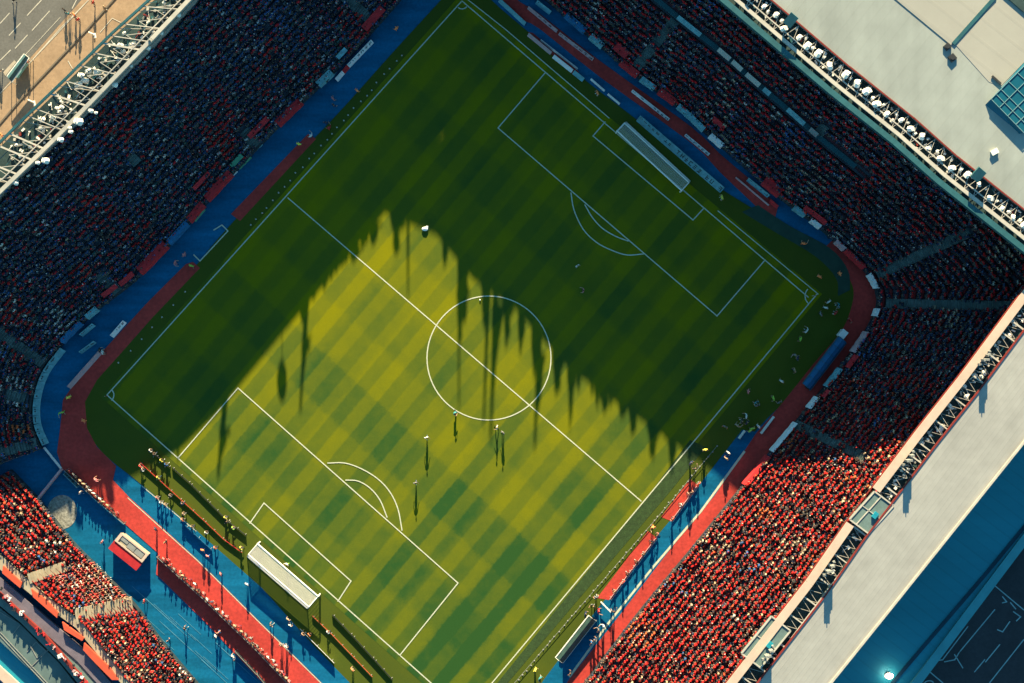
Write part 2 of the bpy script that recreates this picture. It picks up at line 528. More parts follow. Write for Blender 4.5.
for l in ([(993, 584), (1024, 610)], [(995, 610), (960, 652)], [(960, 652), (955, 660), (945, 662)], [(968, 627), (943, 660), (934, 661)],
          [(1024, 640), (990, 683)], [(1000, 645), (986, 662)], [(985, 660), (975, 672)], [(1010, 622), (1003, 632), (998, 630)],
          [(1003, 597), (1007, 602), (1003, 603)], [(1011, 603), (1016, 609)], [(1014, 612), (1021, 617), (1017, 621)], [(930, 672), (943, 683)],
          [(955, 655), (963, 668)], smooth_path([(921, 690), (926, 682), (933, 682), (935, 690)], 4)):
    stroke(mk, l, .16, -.18)
tag(mk.build('parking_markings', mat('parking_paint', (.22, .34, .36), .85, .2, 1)), kind='structure')


# ------------------------------------------------------------------ grandstands
def resample(F, B, n):
    """F, B: matching lists of (px, py, h) -> world arrays with n steps per span"""
    Fp = np.array([tuple(W(*p)) for p in F]); Bp = np.array([tuple(W(*p)) for p in B])
    Fs = np.array(smooth_path(Fp, n)); Bs = np.array(smooth_path(Bp, n))
    return Fs, Bs


class Stand:
    def __init__(s, F, B, rows, nsub=6):
        s.F, s.B = resample(F, B, nsub)
        s.N, s.n = rows, nsub

    def pt(s, m, t):
        """m: fractional section index, t: 0 front .. 1 back"""
        m = min(max(m, 0), len(s.F) - 1.001); i = int(m); a = m - i
        f = s.F[i] * (1 - a) + s.F[i + 1] * a; b = s.B[i] * (1 - a) + s.B[i + 1] * a
        return f * (1 - t) + b * t

    def zrow(s, m, i):
        f, b = s.pt(m, 0)[2], s.pt(m, 1)[2]
        x = i / s.N
        return f + (b - f) * (.75 * x + .25 * x * x)

    def terrace(s, parent, seatm='seat'):
        mb = MB(); K = len(s.F)
        vs = []
        for i in range(s.N):
            for tt in (i / s.N, (i + 1) / s.N):
                for k in range(K):
                    p = s.pt(k, tt); vs.append((p[0], p[1], s.zrow(k, i)))
        fs = []
        for r in range(2 * s.N - 1):
            for k in range(K - 1):
                a = r * K + k
                fs.append((a, a + 1, a + K + 1, a + K))
        mb.add(vs, fs)
        # end walls and front wall
        for k in (0, K - 1):
            ring = [(*s.F[k][:2], -.2), (*s.F[k][:2], s.F[k][2]), (*s.B[k][:2], s.B[k][2]), (*s.B[k][:2], -.2)]
            mb.add(ring, [(0, 1, 2, 3)])
        fw = MB()
        for k in range(K - 1):
            a, b = Vector(s.F[k]), Vector(s.F[k + 1])
            n = Vector(s.F[k] - s.B[k]); n.z = 0; n.normalize()
            fw.add([(a.x, a.y, -.2), (b.x, b.y, -.2), (b.x, b.y, b.z + .5), (a.x, a.y, a.z + .5),
                    (a.x + n.x * .06, a.y + n.y * .06, -.2), (b.x + n.x * .06, b.y + n.y * .06, -.2), (b.x + n.x * .06, b.y + n.y * .06, b.z + .5), (a.x + n.x * .06, a.y + n.y * .06, a.z + .5)],
                   [(0, 1, 2, 3), (7, 6, 5, 4), (3, 2, 6, 7)])
        t_ = mb.build('terrace', M['terrace'], parent)
        fw.build('front_wall', M['wallfront'], parent)
        # seat rows
        st = MB()
        for i in range(s.N):
            for k in range(K - 1):
                q = []
                for kk, tt in ((k, i + .45), (k + 1, i + .45), (k + 1, i + .8), (k, i + .8)):
                    p = s.pt(kk, tt / s.N); q.append((p[0], p[1], s.zrow(kk, i) + .42))
                st.add(q, [(0, 1, 2, 3)])
                q2 = [(x, y, z - .38) for x, y, z in q[2:]] 
                st.add([q[3], q[2], (q[2][0], q[2][1], q[2][2] + .35), (q[3][0], q[3][1], q[3][2] + .35)], [(0, 1, 2, 3)])
        st.build('seat_rows', M[seatm], parent)

    def stairs(s, parent, m, t0=0., t1=1., w=1.3, m_=None, name='stairs', m2=None):
        mb = MB()
        i0, i1 = int(round(t0 * s.N)), int(round(t1 * s.N))
        for i in range(i0, i1):
            for hh, (ta, tb) in enumerate(((i, i + .5), (i + .5, i + 1))):
                mm = m if m2 is None else m + (m2 - m) * (i - i0) / max(1, i1 - i0)
                p, q = s.pt(mm, ta / s.N), s.pt(mm, tb / s.N)
                z = s.zrow(mm, i) + .03 + (.0 if hh == 0 else .5 * (s.zrow(mm, i + 1) - s.zrow(mm, i)))
                d = Vector((q[0] - p[0], q[1] - p[1], 0))
                mb.box(((p[0] + q[0]) / 2, (p[1] + q[1]) / 2, z + .26), (w, d.length - .01, .5), math.atan2(d.y, d.x) - math.pi / 2)
        return mb.build(name, m_ or M['stairs'], parent)

    def seats(s, aisles, gaps=(), spacing=.5, width=.9, prob=.94, t_lo=0, t_hi=1):
        out = []
        for i in range(s.N):
            tt = (i + .32) / s.N
            if tt < t_lo or tt > t_hi: continue
            P = np.array([s.pt(k, tt) for k in range(len(s.F))])
            dl = np.linalg.norm(np.diff(P[:, :2], axis=0), axis=1); cum = np.concatenate([[0], np.cumsum(dl)])
            for L in np.arange(spacing * .5 * (1 + i % 2), cum[-1], spacing):
                k = min(np.searchsorted(cum, L) - 1, len(dl) - 1); k = max(k, 0)
                m = k + (L - cum[k]) / max(dl[k], 1e-6)
                bad = False
                for a in aisles:
                    am = a[0] + (a[3] - a[0]) * ((i / s.N - a[1]) / max(a[2] - a[1], 1e-6)) if len(a) > 3 else a[0]
                    if a[1] - .02 <= tt <= a[2] + .02 and abs(m - am) * dl[k] < width * (1 if a[2] > .99 else .8) and rng.random() < .88: bad = True; break
                for gp in gaps:
                    if gp[0] <= m <= gp[1] and gp[2] <= tt <= gp[3]: bad = True
                if bad or rng.random() > prob: continue
                p = s.pt(m, tt); f = s.pt(m, 0); b = s.pt(m, 1)
                d = f[:2] - b[:2]
                out.append((p[0], p[1], s.zrow(m, i), math.atan2(d[1], d[0]), m, i))
        return out


crowd_pts = []          # x, y, z, facing, palette


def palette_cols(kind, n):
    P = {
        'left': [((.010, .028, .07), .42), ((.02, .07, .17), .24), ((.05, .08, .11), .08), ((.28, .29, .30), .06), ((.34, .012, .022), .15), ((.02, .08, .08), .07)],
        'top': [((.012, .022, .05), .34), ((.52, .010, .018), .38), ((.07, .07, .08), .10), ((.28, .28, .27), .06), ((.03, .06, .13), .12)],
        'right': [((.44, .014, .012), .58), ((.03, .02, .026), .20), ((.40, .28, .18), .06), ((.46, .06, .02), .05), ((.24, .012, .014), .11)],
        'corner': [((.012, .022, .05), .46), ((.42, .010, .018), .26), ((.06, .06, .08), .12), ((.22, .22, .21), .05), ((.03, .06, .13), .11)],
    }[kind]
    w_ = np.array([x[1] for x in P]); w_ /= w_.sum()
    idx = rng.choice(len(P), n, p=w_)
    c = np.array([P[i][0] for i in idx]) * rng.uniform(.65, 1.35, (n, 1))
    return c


# --- left stand (along the top-left touchline, curving round the left corner)
FL = [(520, -130, 1.5), (440, -48, 1.5), (404, -6, 1.5), (345, 60, 1.5), (300, 104, 1.5), (258, 146, 1.5), (208, 200, 1.5), (182, 230, 1.5), (134, 280, 1.5), (98, 308, 1.5),
      (66, 338, 1.5), (40, 370, 1.5), (31, 400, 1.5), (31, 425, 1.5), (40, 449, 1.5)]
BL = [(410, -235, 16), (330, -145, 16), (292, -104, 16), (236, -48, 16), (194, -2, 16), (152, 40, 16), (100, 92, 15.5), (70, 122, 15), (23, 169, 14.5), (-15, 207, 14),
      (-55, 245, 13.5), (-85, 290, 12.5), (-108, 360, 11.5), (-120, 430, 10), (-115, 505, 8.5)]
sl_ = Stand(FL, BL, 27, 5)
gl = empty('grandstand', W(60, 240), label='long dark crowded grandstand along the upper-left touchline beside the tan plaza', cat='grandstand')
sl_.terrace(gl)
ais_l = [(12.4, .04, .34), (25, .0, .14), (33, .52, .58), (42, .0, .17), (54, .0, .8), (60, .02, .2), (68.6, .0, .7), (6, 0, .3)]
for a in ais_l:
    sl_.stairs(gl, *a, w=1.5 if a[2] > .3 else 1.8)
# back wall up to the rim
RIM = [(410, -262, 19.5), (374, -221, 19.5), (270, -98, 19.5), (190, -1, 19.5), (152, 39, 19.4), (102, 91, 18.4), (54, 140, 17), (0, 192, 16.3), (-60, 262, 15.6), (-100, 330, 14.5), (-125, 420, 11.5), (-125, 480, 10)]
RIMO = [(380, -290, 19.5), (345, -248, 19.5), (236, -98, 19.5), (152, -3, 19.5), (112, 33, 19.4), (64, 80, 18.4), (18, 124, 17), (-36, 178, 16.3), (-100, 240, 15.6), (-140, 310, 14.5), (-165, 420, 11.5), (-165, 480, 10)]
RW = [W(*p) for p in RIM]; RO = [W(*p) for p in RIMO]
bw = MB()
for i in range(len(RW) - 1):
    a, b = RW[i].copy(), RW[i + 1].copy()
    n = (RO[i] - RW[i]); n.z = 0; n.normalize()
    for p in (a, b): p.z -= .35
    a2, b2 = a + n * .35, b + n * .35
    bw.add([(a.x, a.y, -.3), (b.x, b.y, -.3), b, a, (a2.x, a2.y, -.3), (b2.x, b2.y, -.3), b2, a2], [(0, 1, 2, 3), (7, 6, 5, 4), (3, 2, 6, 7)])
bw.build('back_wall', M['wall'], gl)
bm_ = MB()
for i in range(len(RW) - 1): bm_.bar(RW[i], RW[i + 1], .55, .5)
bm_.build('rim_beam', M['pale'], gl)
bm_ = MB()
for i in range(len(RW) - 1):
    d = Vector((0, 0, -.1)); bm_.bar(RO[i] + d, RO[i + 1] + d, .32, .4)
bm_.build('outer_beam', M['teal'], gl)
bm_ = MB()
for i in range(len(RW) - 1):
    f1, f2 = .22, .85
    for f in (f1,):
        bm_.bar(RW[i].lerp(RO[i], f), RW[i + 1].lerp(RO[i + 1], f), .13, .13)
bm_.build('gantry_rail', M['pale'], gl)
dk_ = MB()
for i in range(len(RW) - 1):
    a, b, c, d = RW[i], RW[i + 1], RO[i + 1], RO[i]
    z = Vector((0, 0, -1.7))
    dk_.prism([a + z, b + z, c + z, d + z], .2)
dk_.build('gantry_deck', M['darkdeck'], gl)


def along(P, d):
    for i in range(len(P) - 1):
        L = (P[i + 1] - P[i]).length
        if d <= L: return P[i].lerp(P[i + 1], d / L), i, d / L
        d -= L
    return P[-1], len(P) - 2, 1.0


total = sum((RW[i + 1] - RW[i]).length for i in range(len(RW) - 1))
gantry_pts = []
d = 1.0
while d < total - 1:
    p, i, f = along(RW, d)
    q = RO[i].lerp(RO[i + 1], f)
    px = 512 + p.x * S / (1 - p.z / H)
    if -40 < px < 230:
        b_ = MB().bar(p, q + Vector((0, 0, -.1)), .12 + .12 * (rng.random() < .2), .14)
        if rng.random() < .4:
            q2 = RO[i].lerp(RO[i + 1], min(1, f + .12)); b_.bar(p + Vector((0, 0, -.3)), q2 + Vector((0, 0, -.4)), .08, .08)
        b_.build('cross_bar', M['pale'], gl)
        gantry_pts.append((p, q))
    d += 1.5 + rng.random() * 2.2
def clutter(P, off_fn, d0, d1, n, parent, z0):
    kinds = [('white', .30), ('teal', .2), ('darkdeck', .2), ('pale', .18), ('redtrim', .05), ('grey', .07)]
    groups = {k: [] for k, _ in kinds}
    for _ in range(n):
        p, i, f = along(P, rng.uniform(d0, d1)); q = off_fn(p, i, f)
        k = random.choices([a for a, _ in kinds], [b for _, b in kinds])[0]
        groups[k].append(q + Vector((0, 0, z0)))
    for k, pts in groups.items():
        for q in pts:
            mb = MB(); a_ = rng.uniform(0, 3.14); c_ = rng.uniform(.12, .5, 3)
            mb.box(q + Vector((0, 0, c_[2] * .4)), (c_[0] * 1.3, c_[1] * .8, c_[2] * .8), a_)
            if rng.random() < .5: mb.bar(q + Vector((0, 0, c_[2] * .6)), q + Vector((rng.normal() * .6, rng.normal() * .6, c_[2] * .8)), .07, .07)
            mb.build('equipment_box', M[k], parent)


clutter(RW, lambda p, i, f: p.lerp(RO[i].lerp(RO[i + 1], f), rng.uniform(.12, .9)), 36, 80, 190, gl, -1.65)
for f_ in (.45, .7):
    b_ = MB()
    for i in range(len(RW) - 1):
        b_.bar(RW[i].lerp(RO[i], f_) - Vector((0, 0, .5)), RW[i + 1].lerp(RO[i + 1], f_) - Vector((0, 0, .5)), .08, .08)
    b_.build('cable_tray', M['teal'], gl)
# masts and guessed pennants added beyond the frame to throw the shadows on the grass


def rim_y(P, X):
    for i in range(len(P) - 1):
        x0, x1 = sorted((P[i].x, P[i + 1].x))
        if x0 <= X <= x1 and x1 > x0:
            f = (X - P[i].x) / (P[i + 1].x - P[i].x); return P[i].lerp(P[i + 1], f)
    return None


def rim_mast(P, x, ytip, wid, parent, head=0, flag=None, lean=0, pole=.10):
    g_ = W(x, ytip); p = rim_y(P, g_.x)
    if p is None: return
    top = Vector((p.x + lean, p.y, (p.y - g_.y) * TAN))
    mb = MB()
    mb.tube(p + Vector((0, 0, -.1)), top, max(wid / 2, pole), max(wid * .22, pole * .6), 8)
    if head: mb.ball(top - Vector((0, 0, head * .5)), head * .5, 10, 8, sc=(.75, .5, 1.1))
    if flag:
        f0, f1, fw_ = flag
        za, zb = p.z + (top.z - p.z) * f0, p.z + (top.z - p.z) * f1
        rows = 6; vs = []
        for j in range(rows + 1):
            z = za + (zb - za) * j / rows; f = (z - p.z) / max(.1, top.z - p.z)
            x0 = p.x + lean * f; wv = fw_ * (1.05 - .75 * j / rows) * (.55 + .7 * rng.random())
            vs += [(x0 - .3 * wv, p.y, z), (x0 + .7 * wv, p.y + .25 * rng.normal(), z)]
        mb.add(vs, [(2 * j, 2 * j + 1, 2 * j + 3, 2 * j + 2) for j in range(rows)])
        vs2 = [(a, b + .05, c) for a, b, c in vs]
        mb.add(vs2, [(2 * j + 2, 2 * j + 3, 2 * j + 1, 2 * j) for j in range(rows)])
    mb.build('rim_shadow_mast', M['grey'], parent)


rim_mast(RW, 226, 478, .9, gl, lean=-1.2, flag=(.4, .75, 1.6))
rim_mast(RW, 307, 412, .8, gl, lean=-1.0, flag=(.35, .62, 1.7))
rim_mast(RW, 302, 322, .6, gl, flag=(.2, .95, 1.6))
rim_mast(RW, 282, 401, .02, gl, head=2.0, pole=.06)
rim_mast(RW, 178, 462, .5, gl)
for x, y, fw_ in ((352, 262, 2.2), (340, 268, 1.6), (362, 250, 1.5), (372, 246, 2.0), (324, 284, 1.2)):
    rim_mast(RW, x, y, .3, gl, flag=(.1, .95, fw_))
# link wall to the corner of the next stand
lk = MB()
a, b = RW[0], Vector((RW[0].x + 4, RW[0].y + 10, 19.5))
lk.add([(a.x, a.y, -.3), (b.x, b.y, -.3), b, a], [(0, 1, 2, 3)])
lk.build('end_wall', M['wall'], gl)

seat_l = sl_.seats(ais_l, spacing=.5, prob=.95)
for q in seat_l: crowd_pts.append((*q[:4], 'left'))

# --- top-right stand
FT = [(440, -95, 1.5), (500, -40, 1.5), (548, 0, 1.5), (592, 38, 1.5), (632, 72, 1.5), (678, 106, 1.5), (706, 132, 1.5), (738, 160, 1.5), (772, 190, 1.5), (796, 209, 1.5),
      (820, 227, 1.5), (845, 250, 1.5), (867, 272, 1.5), (877, 290, 1.5)]
BT = [(528, -200, 14), (589, -147, 14), (636, -106, 14), (681, -69, 14), (721, -35, 14), (764, 2, 14), (793, 27, 14), (826, 54, 14), (860, 84, 14), (884, 104, 14),
      (910, 127, 14), (948, 160, 14), (990, 188, 14), (1080, 282, 13)]
st_ = Stand(FT, BT, 24, 5)
gt = empty('grandstand', W(820, 100), label='roofed grandstand behind the top goal under the pale roof with white floodlights', cat='grandstand')
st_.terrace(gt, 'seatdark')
ais_t = [(20, .03, .50), (61.5, .06, .72), (40, .55, .64), (9, 0, .5)]
for a in ais_t: st_.stairs(gt, *a, w=1.5)
gap_t = [(0, 50, .505, .56)]
seat_t = st_.seats(ais_t, gap_t, spacing=.5, prob=.95)
for q in seat_t: crowd_pts.append((*q[:4], 'top' if q[4] < 50 else 'corner'))
# gangway with pale panels half way up
gw = MB()
for k in range(0, 48):
    a, b = st_.pt(k, .53), st_.pt(k + 1, .53); z = st_.zrow(k, 12.6)
    a, b = Vector((a[0], a[1], z + .5)), Vector((b[0], b[1], z + .5))
    gw.bar(a, b, .7, .12)
gw.build('gangway', M['teal'], gt)
for m0, m1, mm in ((24.5, 26.2, 'pale'), (26.6, 28.4, 'pale'), (29.2, 31.4, 'pale'), (32, 33, 'tealcloth'), (35.6, 38, 'tealcloth'), (20, 22.5, 'tealcloth'), (38.8, 40, 'grey')):
    pn = MB()
    p = [st_.pt(m0, .505), st_.pt(m1, .505), st_.pt(m1, .54), st_.pt(m0, .54)]
    z = st_.zrow(m0, 13) + .75
    pn.prism([(q[0], q[1], z + .4 * (j > 1)) for j, q in enumerate(p)], .12)
    pn.build('gangway_panel', M[mm], gt)

# roof inner edge: survey points in frame, carried on out of frame
hin = 22.4


def caster(x, y, h):
    g_ = W(x, y); return Vector((g_.x, g_.y + h / TAN, h))


RT = [caster(385, 206, 22.4), caster(438, 229, 22.4), caster(476, 274, 22.4), caster(518, 304, 22.4), caster(570, 362, 22.4), caster(630, 405, 22.4), W(722, -1, 21.8), W(830, 91, 21.8),
      W(894, 142, 21.8), W(938, 181, 21.8), W(1030, 254, 21.8), W(1110, 318, 21.8)]
outn = Vector((.62, .785, 0)).normalized()
gd = MB(); gd2 = MB(); dkt = MB(); rtm = MB()
for i in range(len(RT) - 1):
    a, b = RT[i], RT[i + 1]
    gd.bar(a - Vector((0, 0, .3)), b - Vector((0, 0, .3)), .75, 1.1)
    gd2.bar(a + outn * 1.15 + Vector((0, 0, .05)), b + outn * 1.15 + Vector((0, 0, .05)), .5, .35)
    gd2.bar(a + outn * 2.1 + Vector((0, 0, .1)), b + outn * 2.1 + Vector((0, 0, .1)), .16, .16)
    z = Vector((0, 0, -.75))
    dkt.prism([a + z + outn * .3, b + z + outn * .3, b + z + outn * 4.2, a + z + outn * 4.2], .25)
    rtm.bar(a + outn * 4.15 + Vector((0, 0, .3)), b + outn * 4.15 + Vector((0, 0, .2)), .18, .25)
gd.build('rim_beam', M['teal'], gt); gd2.build('gantry_beam', M['pale'], gt); dkt.build('gantry_deck', M['darkdeck'], gt); rtm.build('red_edge_trim', M['redtrim'], gt)
rf = MB()
for i in range(len(RT) - 1):
    a, b = RT[i] + outn * 4.25, RT[i + 1] + outn * 4.25
    a.z += .2; b.z += .2
    c, d = b + outn * 27.2, a + outn * 27.2
    if i == len(RT) - 2: c = b + outn * 27.2
    c.z += 1.0; d.z += 1.0
    rf.prism([a, b, c, d], .4)
rf.build('roof', M['roof'], gt)
# upper roof decks beyond the seam


def roofz(x, y):
    p = W(x, y, 22.3); d_ = (p - RT[8]).dot(outn) - 5.45
    return 22.0 + max(0, d_) / 26.0


def RP(x, y, dz=0.0):
    z = roofz(x, y) + dz
    return W(x, y, z)


for ring, h in (([(905, 7), (951, 45), (996, -6), (1010, -60), (930, -60), (880, -14)], .12), ([(955, 44), (989, 82), (1001, 86), (1040, 46), (1040, 10), (1003, -4)], .07)):
    up = MB()
    up.prism([RP(x, y, h) for x, y in ring], .5)
    up.build('roof_deck', M['roof2'], gt)
vt = MB(); vt.bar(RP(953, 44, .05), RP(995, -3, .05), .5, .3); vt.build('gutter', M['teal'], gt)
drk = MB(); drk.prism([RP(x, y, .3) for x, y in ((1003, -6), (1042, 28), (1060, 0), (1010, -40))], .6); drk.build('roof_well', M['darkdeck'], gt)
bwt = MB()
BWp = [Vector(st_.B[k]) for k in range(0, len(st_.B), 5)]
BWp = [Vector((-24, 96, 0)), Vector((-5, 92, 0))] + BWp[1:] if False else [RT[0] + outn * 14] + BWp[1:]
for i in range(len(BWp) - 1):
    a, b = BWp[i], BWp[i + 1]
    bwt.add([(a.x, a.y, -.3), (b.x, b.y, -.3), (b.x, b.y, 22.5 if i < 3 else 21.85), (a.x, a.y, 22.5 if i < 4 else 21.85)], [(0, 1, 2, 3)])
bwt.build('back_wall', M['wall'], gt)
# far end of the roof is closed by a wall
ew = MB(); a, b = RT[0] + outn * 5, RT[0] + outn * 31
ew.add([(a.x, a.y, -.3), (b.x, b.y, -.3), (b.x, b.y, 22.5), (a.x, a.y, 22.5)], [(0, 1, 2, 3)]); ew.build('end_wall', M['wall'], gt)
for x, y, wd, fl in ((408, 296, .5, None), (395, 255, .4, (.05, .95, 2.2)), (384, 250, .4, (.05, .9, 2.0)), (459, 408, .5, (.2, .6, 1.3)), (461, 330, .4, (.05, .9, 2.6)), (496, 440, .9, (.1, .75, 1.5)), (489, 425, .7, None),
                     (540, 448, .8, (.2, .7, 1.5)), (534, 380, .4, (.05, .9, 1.8)), (570, 430, .5, (.1, .8, 1.3)), (556, 398, .4, (.05, .9, 2.2)), (520, 356, .4, (.05, .9, 1.4)), (506, 350, .4, (.05, .9, 1.7)),
                     (632, 436, .3, (.02, .97, 1.9)), (651, 458, .3, (.02, .97, 2.1)), (671, 474, .3, (.02, .97, 1.8)), (604, 414, .3, (.02, .97, 1.6)), (484, 330, .3, (.05, .95, 1.6)), (444, 268, .3, (.05, .95, 1.3)), (578, 392, .3, (.05, .95, 1.2))):
    rim_mast(RT, x, y, wd, gt, flag=fl, lean=(-.8 if wd > .6 else 0))  # guessed masts and pennants, added to shape the shadow edge
clutter(RT[6:], lambda p, i, f: p + outn * rng.uniform(1.6, 3.9), 2, 62, 150, gt, -.6)
for k in range(26):
    x = 583 + 108 * rng.random(); y = 372 + (x - 583) * .70 + rng.uniform(3, 14) + 16 * rng.random() ** 3
    rim_mast(RT, x, y, .2, gt, flag=(.02, .97, rng.uniform(.5, 1.9)))  # unseen pennants scattered to fray the shadow edge
for k in range(12):
    x = 312 + 72 * rng.random(); y = 293 - (x - 312) * 1.2 + rng.uniform(2, 12)
    rim_mast(RW, x, y, .2, gl, flag=(.02, .97, rng.uniform(.4, 1.4)))  # more unseen pennants added for the left shadow edge


def zigzag(P, n, o0, o1, z, step, w_, m, parent):
    mb = MB(); L_ = sum((P[i + 1] - P[i]).length for i in range(len(P) - 1)); d_ = 0.; k_ = 0; last = None
    while d_ < L_:
        p, i, f = along(P, d_); q = p + n * (o0 if k_ % 2 == 0 else o1) + Vector((0, 0, z))
        if last is not None: mb.bar(last, q, w_, w_)
        last = q; d_ += step; k_ += 1
    mb.build('lattice_truss', M[m], parent)


zigzag(RT[6:], outn, 1.3, 4.0, .1, .8, .06, 'pale', gt)
zigzag(RW[2:9], (RO[4] - RW[4]).normalized(), .5, 3.6, -.1, 1.3, .08, 'pale', gl)
# roof details: vents, glazed rooflight
for x, y, s_ in ((947, 47, .8), (952, 58, .9)):
    v_ = MB(); p = RP(x, y); v_.box(p + Vector((0, 0, .1)), (s_, s_, .5), .7); v_.tube(p + Vector((0, 0, .3)), p + Vector((0, 0, .42)), s_ * .35, None, 10)
    tag(v_.build('roof_vent', M['dark']), 'small dark roof vent on the seam of the pale roof' if y < 50 else 'small dark roof vent just below the seam on the pale roof', 'roof vent')
rl = empty('rooflight', W(1015, 100, 23), label='blue glazed rooflight box with pale glazing bars on the pale roof', cat='rooflight')
ring = [RP(x, y, .75) for x, y in ((991, 99), (1026, 64), (1062, 96), (1024, 133))]
base = [RP(x, y, -.1) for x, y in ((984, 106), (1024, 62), (1066, 98), (1018, 134))]
gz = MB(); gz.add(base + ring, [(4, 5, 6, 7)] + [(i, (i + 1) % 4, 4 + (i + 1) % 4, 4 + i) for i in range(4)]); gz.build('glazing', M['skyglass'], rl)
gb = MB()
for f in (0, .14, .28, .5, .75, 1):
    gb.bar(ring[0].lerp(ring[1], f) + Vector((0, 0, .05)), ring[3].lerp(ring[2], f) + Vector((0, 0, .05)), .06, .08)
for f in (0, .25, .5, .75, 1):
    gb.bar(ring[0].lerp(ring[3], f) + Vector((0, 0, .08)), ring[1].lerp(ring[2], f) + Vector((0, 0, .08)), .06, .08)
gb.build('glazing_bars', M['glassbar'], rl)
hb = MB(); p = RP(994, 152); hb.box(p + Vector((0, 0, .1)), (.9, .6, .5), .5); hb.box(p + Vector((0, 0, .38)), (1.0, .7, .08), .5)
tag(hb.build('roof_hatch', M['white']), 'small white roof hatch below the blue rooflight', 'roof hatch')
hb = MB(); hb.bar(RP(992, 76, .2), RP(1001, 84, .2), .3, .12)
tag(hb.build('drain_grille', M['dark']), 'short dark drain slot beside the corner of the blue rooflight', 'drain')
for x, y in ((790, 21), (977, 175)):
    sp = MB(); p = W(x, y, 22.6)
    sp.box(p + Vector((0, 0, .6)), (1.3, 1.7, .9), -.7, rx=.3); sp.bar(p - Vector((0, 0, .3)), p + Vector((0, 0, .6)), .15, .15)
    tag(sp.build('screen_box', M['teal']), ('dark teal equipment box on the red roof edge near the upper frame edge' if y < 100 else 'dark teal equipment box on the red roof edge near the right corner'), 'equipment box')

# --- right stand
FR = [(877, 290, 1.5), (878, 306, 1.5), (866, 332, 1.5), (842, 366, 1.5), (818, 396, 1.5), (795, 424, 1.5), (768, 456, 1.5), (728, 505, 1.5), (690, 552, 1.5), (645, 606, 1.5), (594, 672, 1.5), (540, 745, 1.5)]
BR = [(1080, 282, 13), (1045, 312, 12.5), (995, 365, 12), (958, 408, 11.2), (930, 442, 10.6), (904, 475, 10.2), (877, 514, 10), (840, 565, 10), (803, 615, 10), (760, 672, 10), (710, 740, 10), (650, 820, 10)]
sr_ = Stand(FR, BR, 23, 5)
gr = empty('grandstand', W(800, 560), label='long grandstand on the right side with its lower half full of red in sunlight', cat='grandstand')
sr_.terrace(gr, 'seatred')
ais_r = [(4.3, .06, .9), (25, .02, .66)]
sr_.stairs(gr, 4.3, .06, .9, w=1.4)
sr_.stairs(gr, 25, .02, .66, w=1.4)
seat_r = sr_.seats(ais_r, spacing=.47, prob=.97)
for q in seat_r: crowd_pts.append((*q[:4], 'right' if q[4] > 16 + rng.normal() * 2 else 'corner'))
RR = [W(1110, 180, 20), W(1030, 288, 20), W(962, 379, 20), W(920, 432, 20), W(876, 490, 20), W(850, 524, 20), W(809, 583, 20), W(726, 690, 20), W(660, 775, 20)]
rn = Vector((.80, -.60, 0)).normalized()
b1 = MB(); b1b = MB(); b2 = MB(); b3 = MB(); b4 = MB(); b5 = MB()
for i in range(len(RR) - 1):
    a, b = RR[i], RR[i + 1]
    if i < 4: b1.bar(a, b, 1.15, .5)
    elif i > 4: b1b.bar(a, b, 1.15, .5)
    b3.prism([a + rn * .5 + Vector((0, 0, -1.0)), b + rn * .5 + Vector((0, 0, -1.0)), b + rn * 2.9 + Vector((0, 0, -1.0)), a + rn * 2.9 + Vector((0, 0, -1.0))], .25)
    b4.bar(a + rn * 2.75 + Vector((0, 0, .15)), b + rn * 2.75 + Vector((0, 0, .15)), .2, .3)
    b5.bar(a - rn * .65 + Vector((0, 0, -.1)), b - rn * .65 + Vector((0, 0, -.1)), .12, .3)
b1.build('rim_beam', M['cream'], gr); b1b.build('rim_beam', M['cream'], gr); b3.build('gantry_deck', M['darkdeck'], gr); b4.build('red_edge_trim', M['redtrim'], gr); b5.build('rim_trim', M['redtrim'], gr)
tot = sum((RR[i + 1] - RR[i]).length for i in range(len(RR) - 1)); d = 12.
while d < tot - 8:
    p, i, f = along(RR, d)
    MB().bar(p + rn * .5 + Vector((0, 0, -.1)), p + rn * 2.7 + Vector((0, 0, -.1)), .14 + .1 * rng.random(), .16).build('cross_bar', M['pale'], gr)
    d += 2.0 + rng.random() * 2.6
zigzag(RR[1:8], rn, .6, 2.6, -.2, .75, .05, 'pale', gr)
clutter(RR, lambda p, i, f: p + rn * rng.uniform(.8, 2.4), 14, 66, 190, gr, -.85)
bo = MB()
ro = [W(x, y, 20.1) for x, y in ((1150, 292), (1028, 438), (900, 598), (830, 685), (740, 795))]
ri = [RR[0] + rn * 2.85, RR[1] + rn * 2.85, RR[4] + rn * 2.85, RR[7] + rn * 2.85, RR[8] + rn * 2.85]
for i in range(4):
    q = [ri[i].copy(), ri[i + 1].copy(), ro[i + 1].copy(), ro[i].copy()]
    q[0].z = q[1].z = 20.15; q[2].z = q[3].z = 19.7
    bo.prism(q, .4)
bo.build('roof', M['roof3'], gr)
eb = MB()
for i in range(4):
    a, b = ro[i].copy(), ro[i + 1].copy(); a.z = b.z = 19.75; eb.bar(a, b, .3, .4)
eb.build('roof_gutter', M['pale'], gr)
bwr = MB()
for i in range(4):
    a, b = ro[i] - rn * .6, ro[i + 1] - rn * .6
    bwr.add([(a.x, a.y, -.3), (b.x, b.y, -.3), (b.x, b.y, 19.4), (a.x, a.y, 19.4)], [(0, 1, 2, 3)])
bwr.build('back_wall', M['wall'], gr)

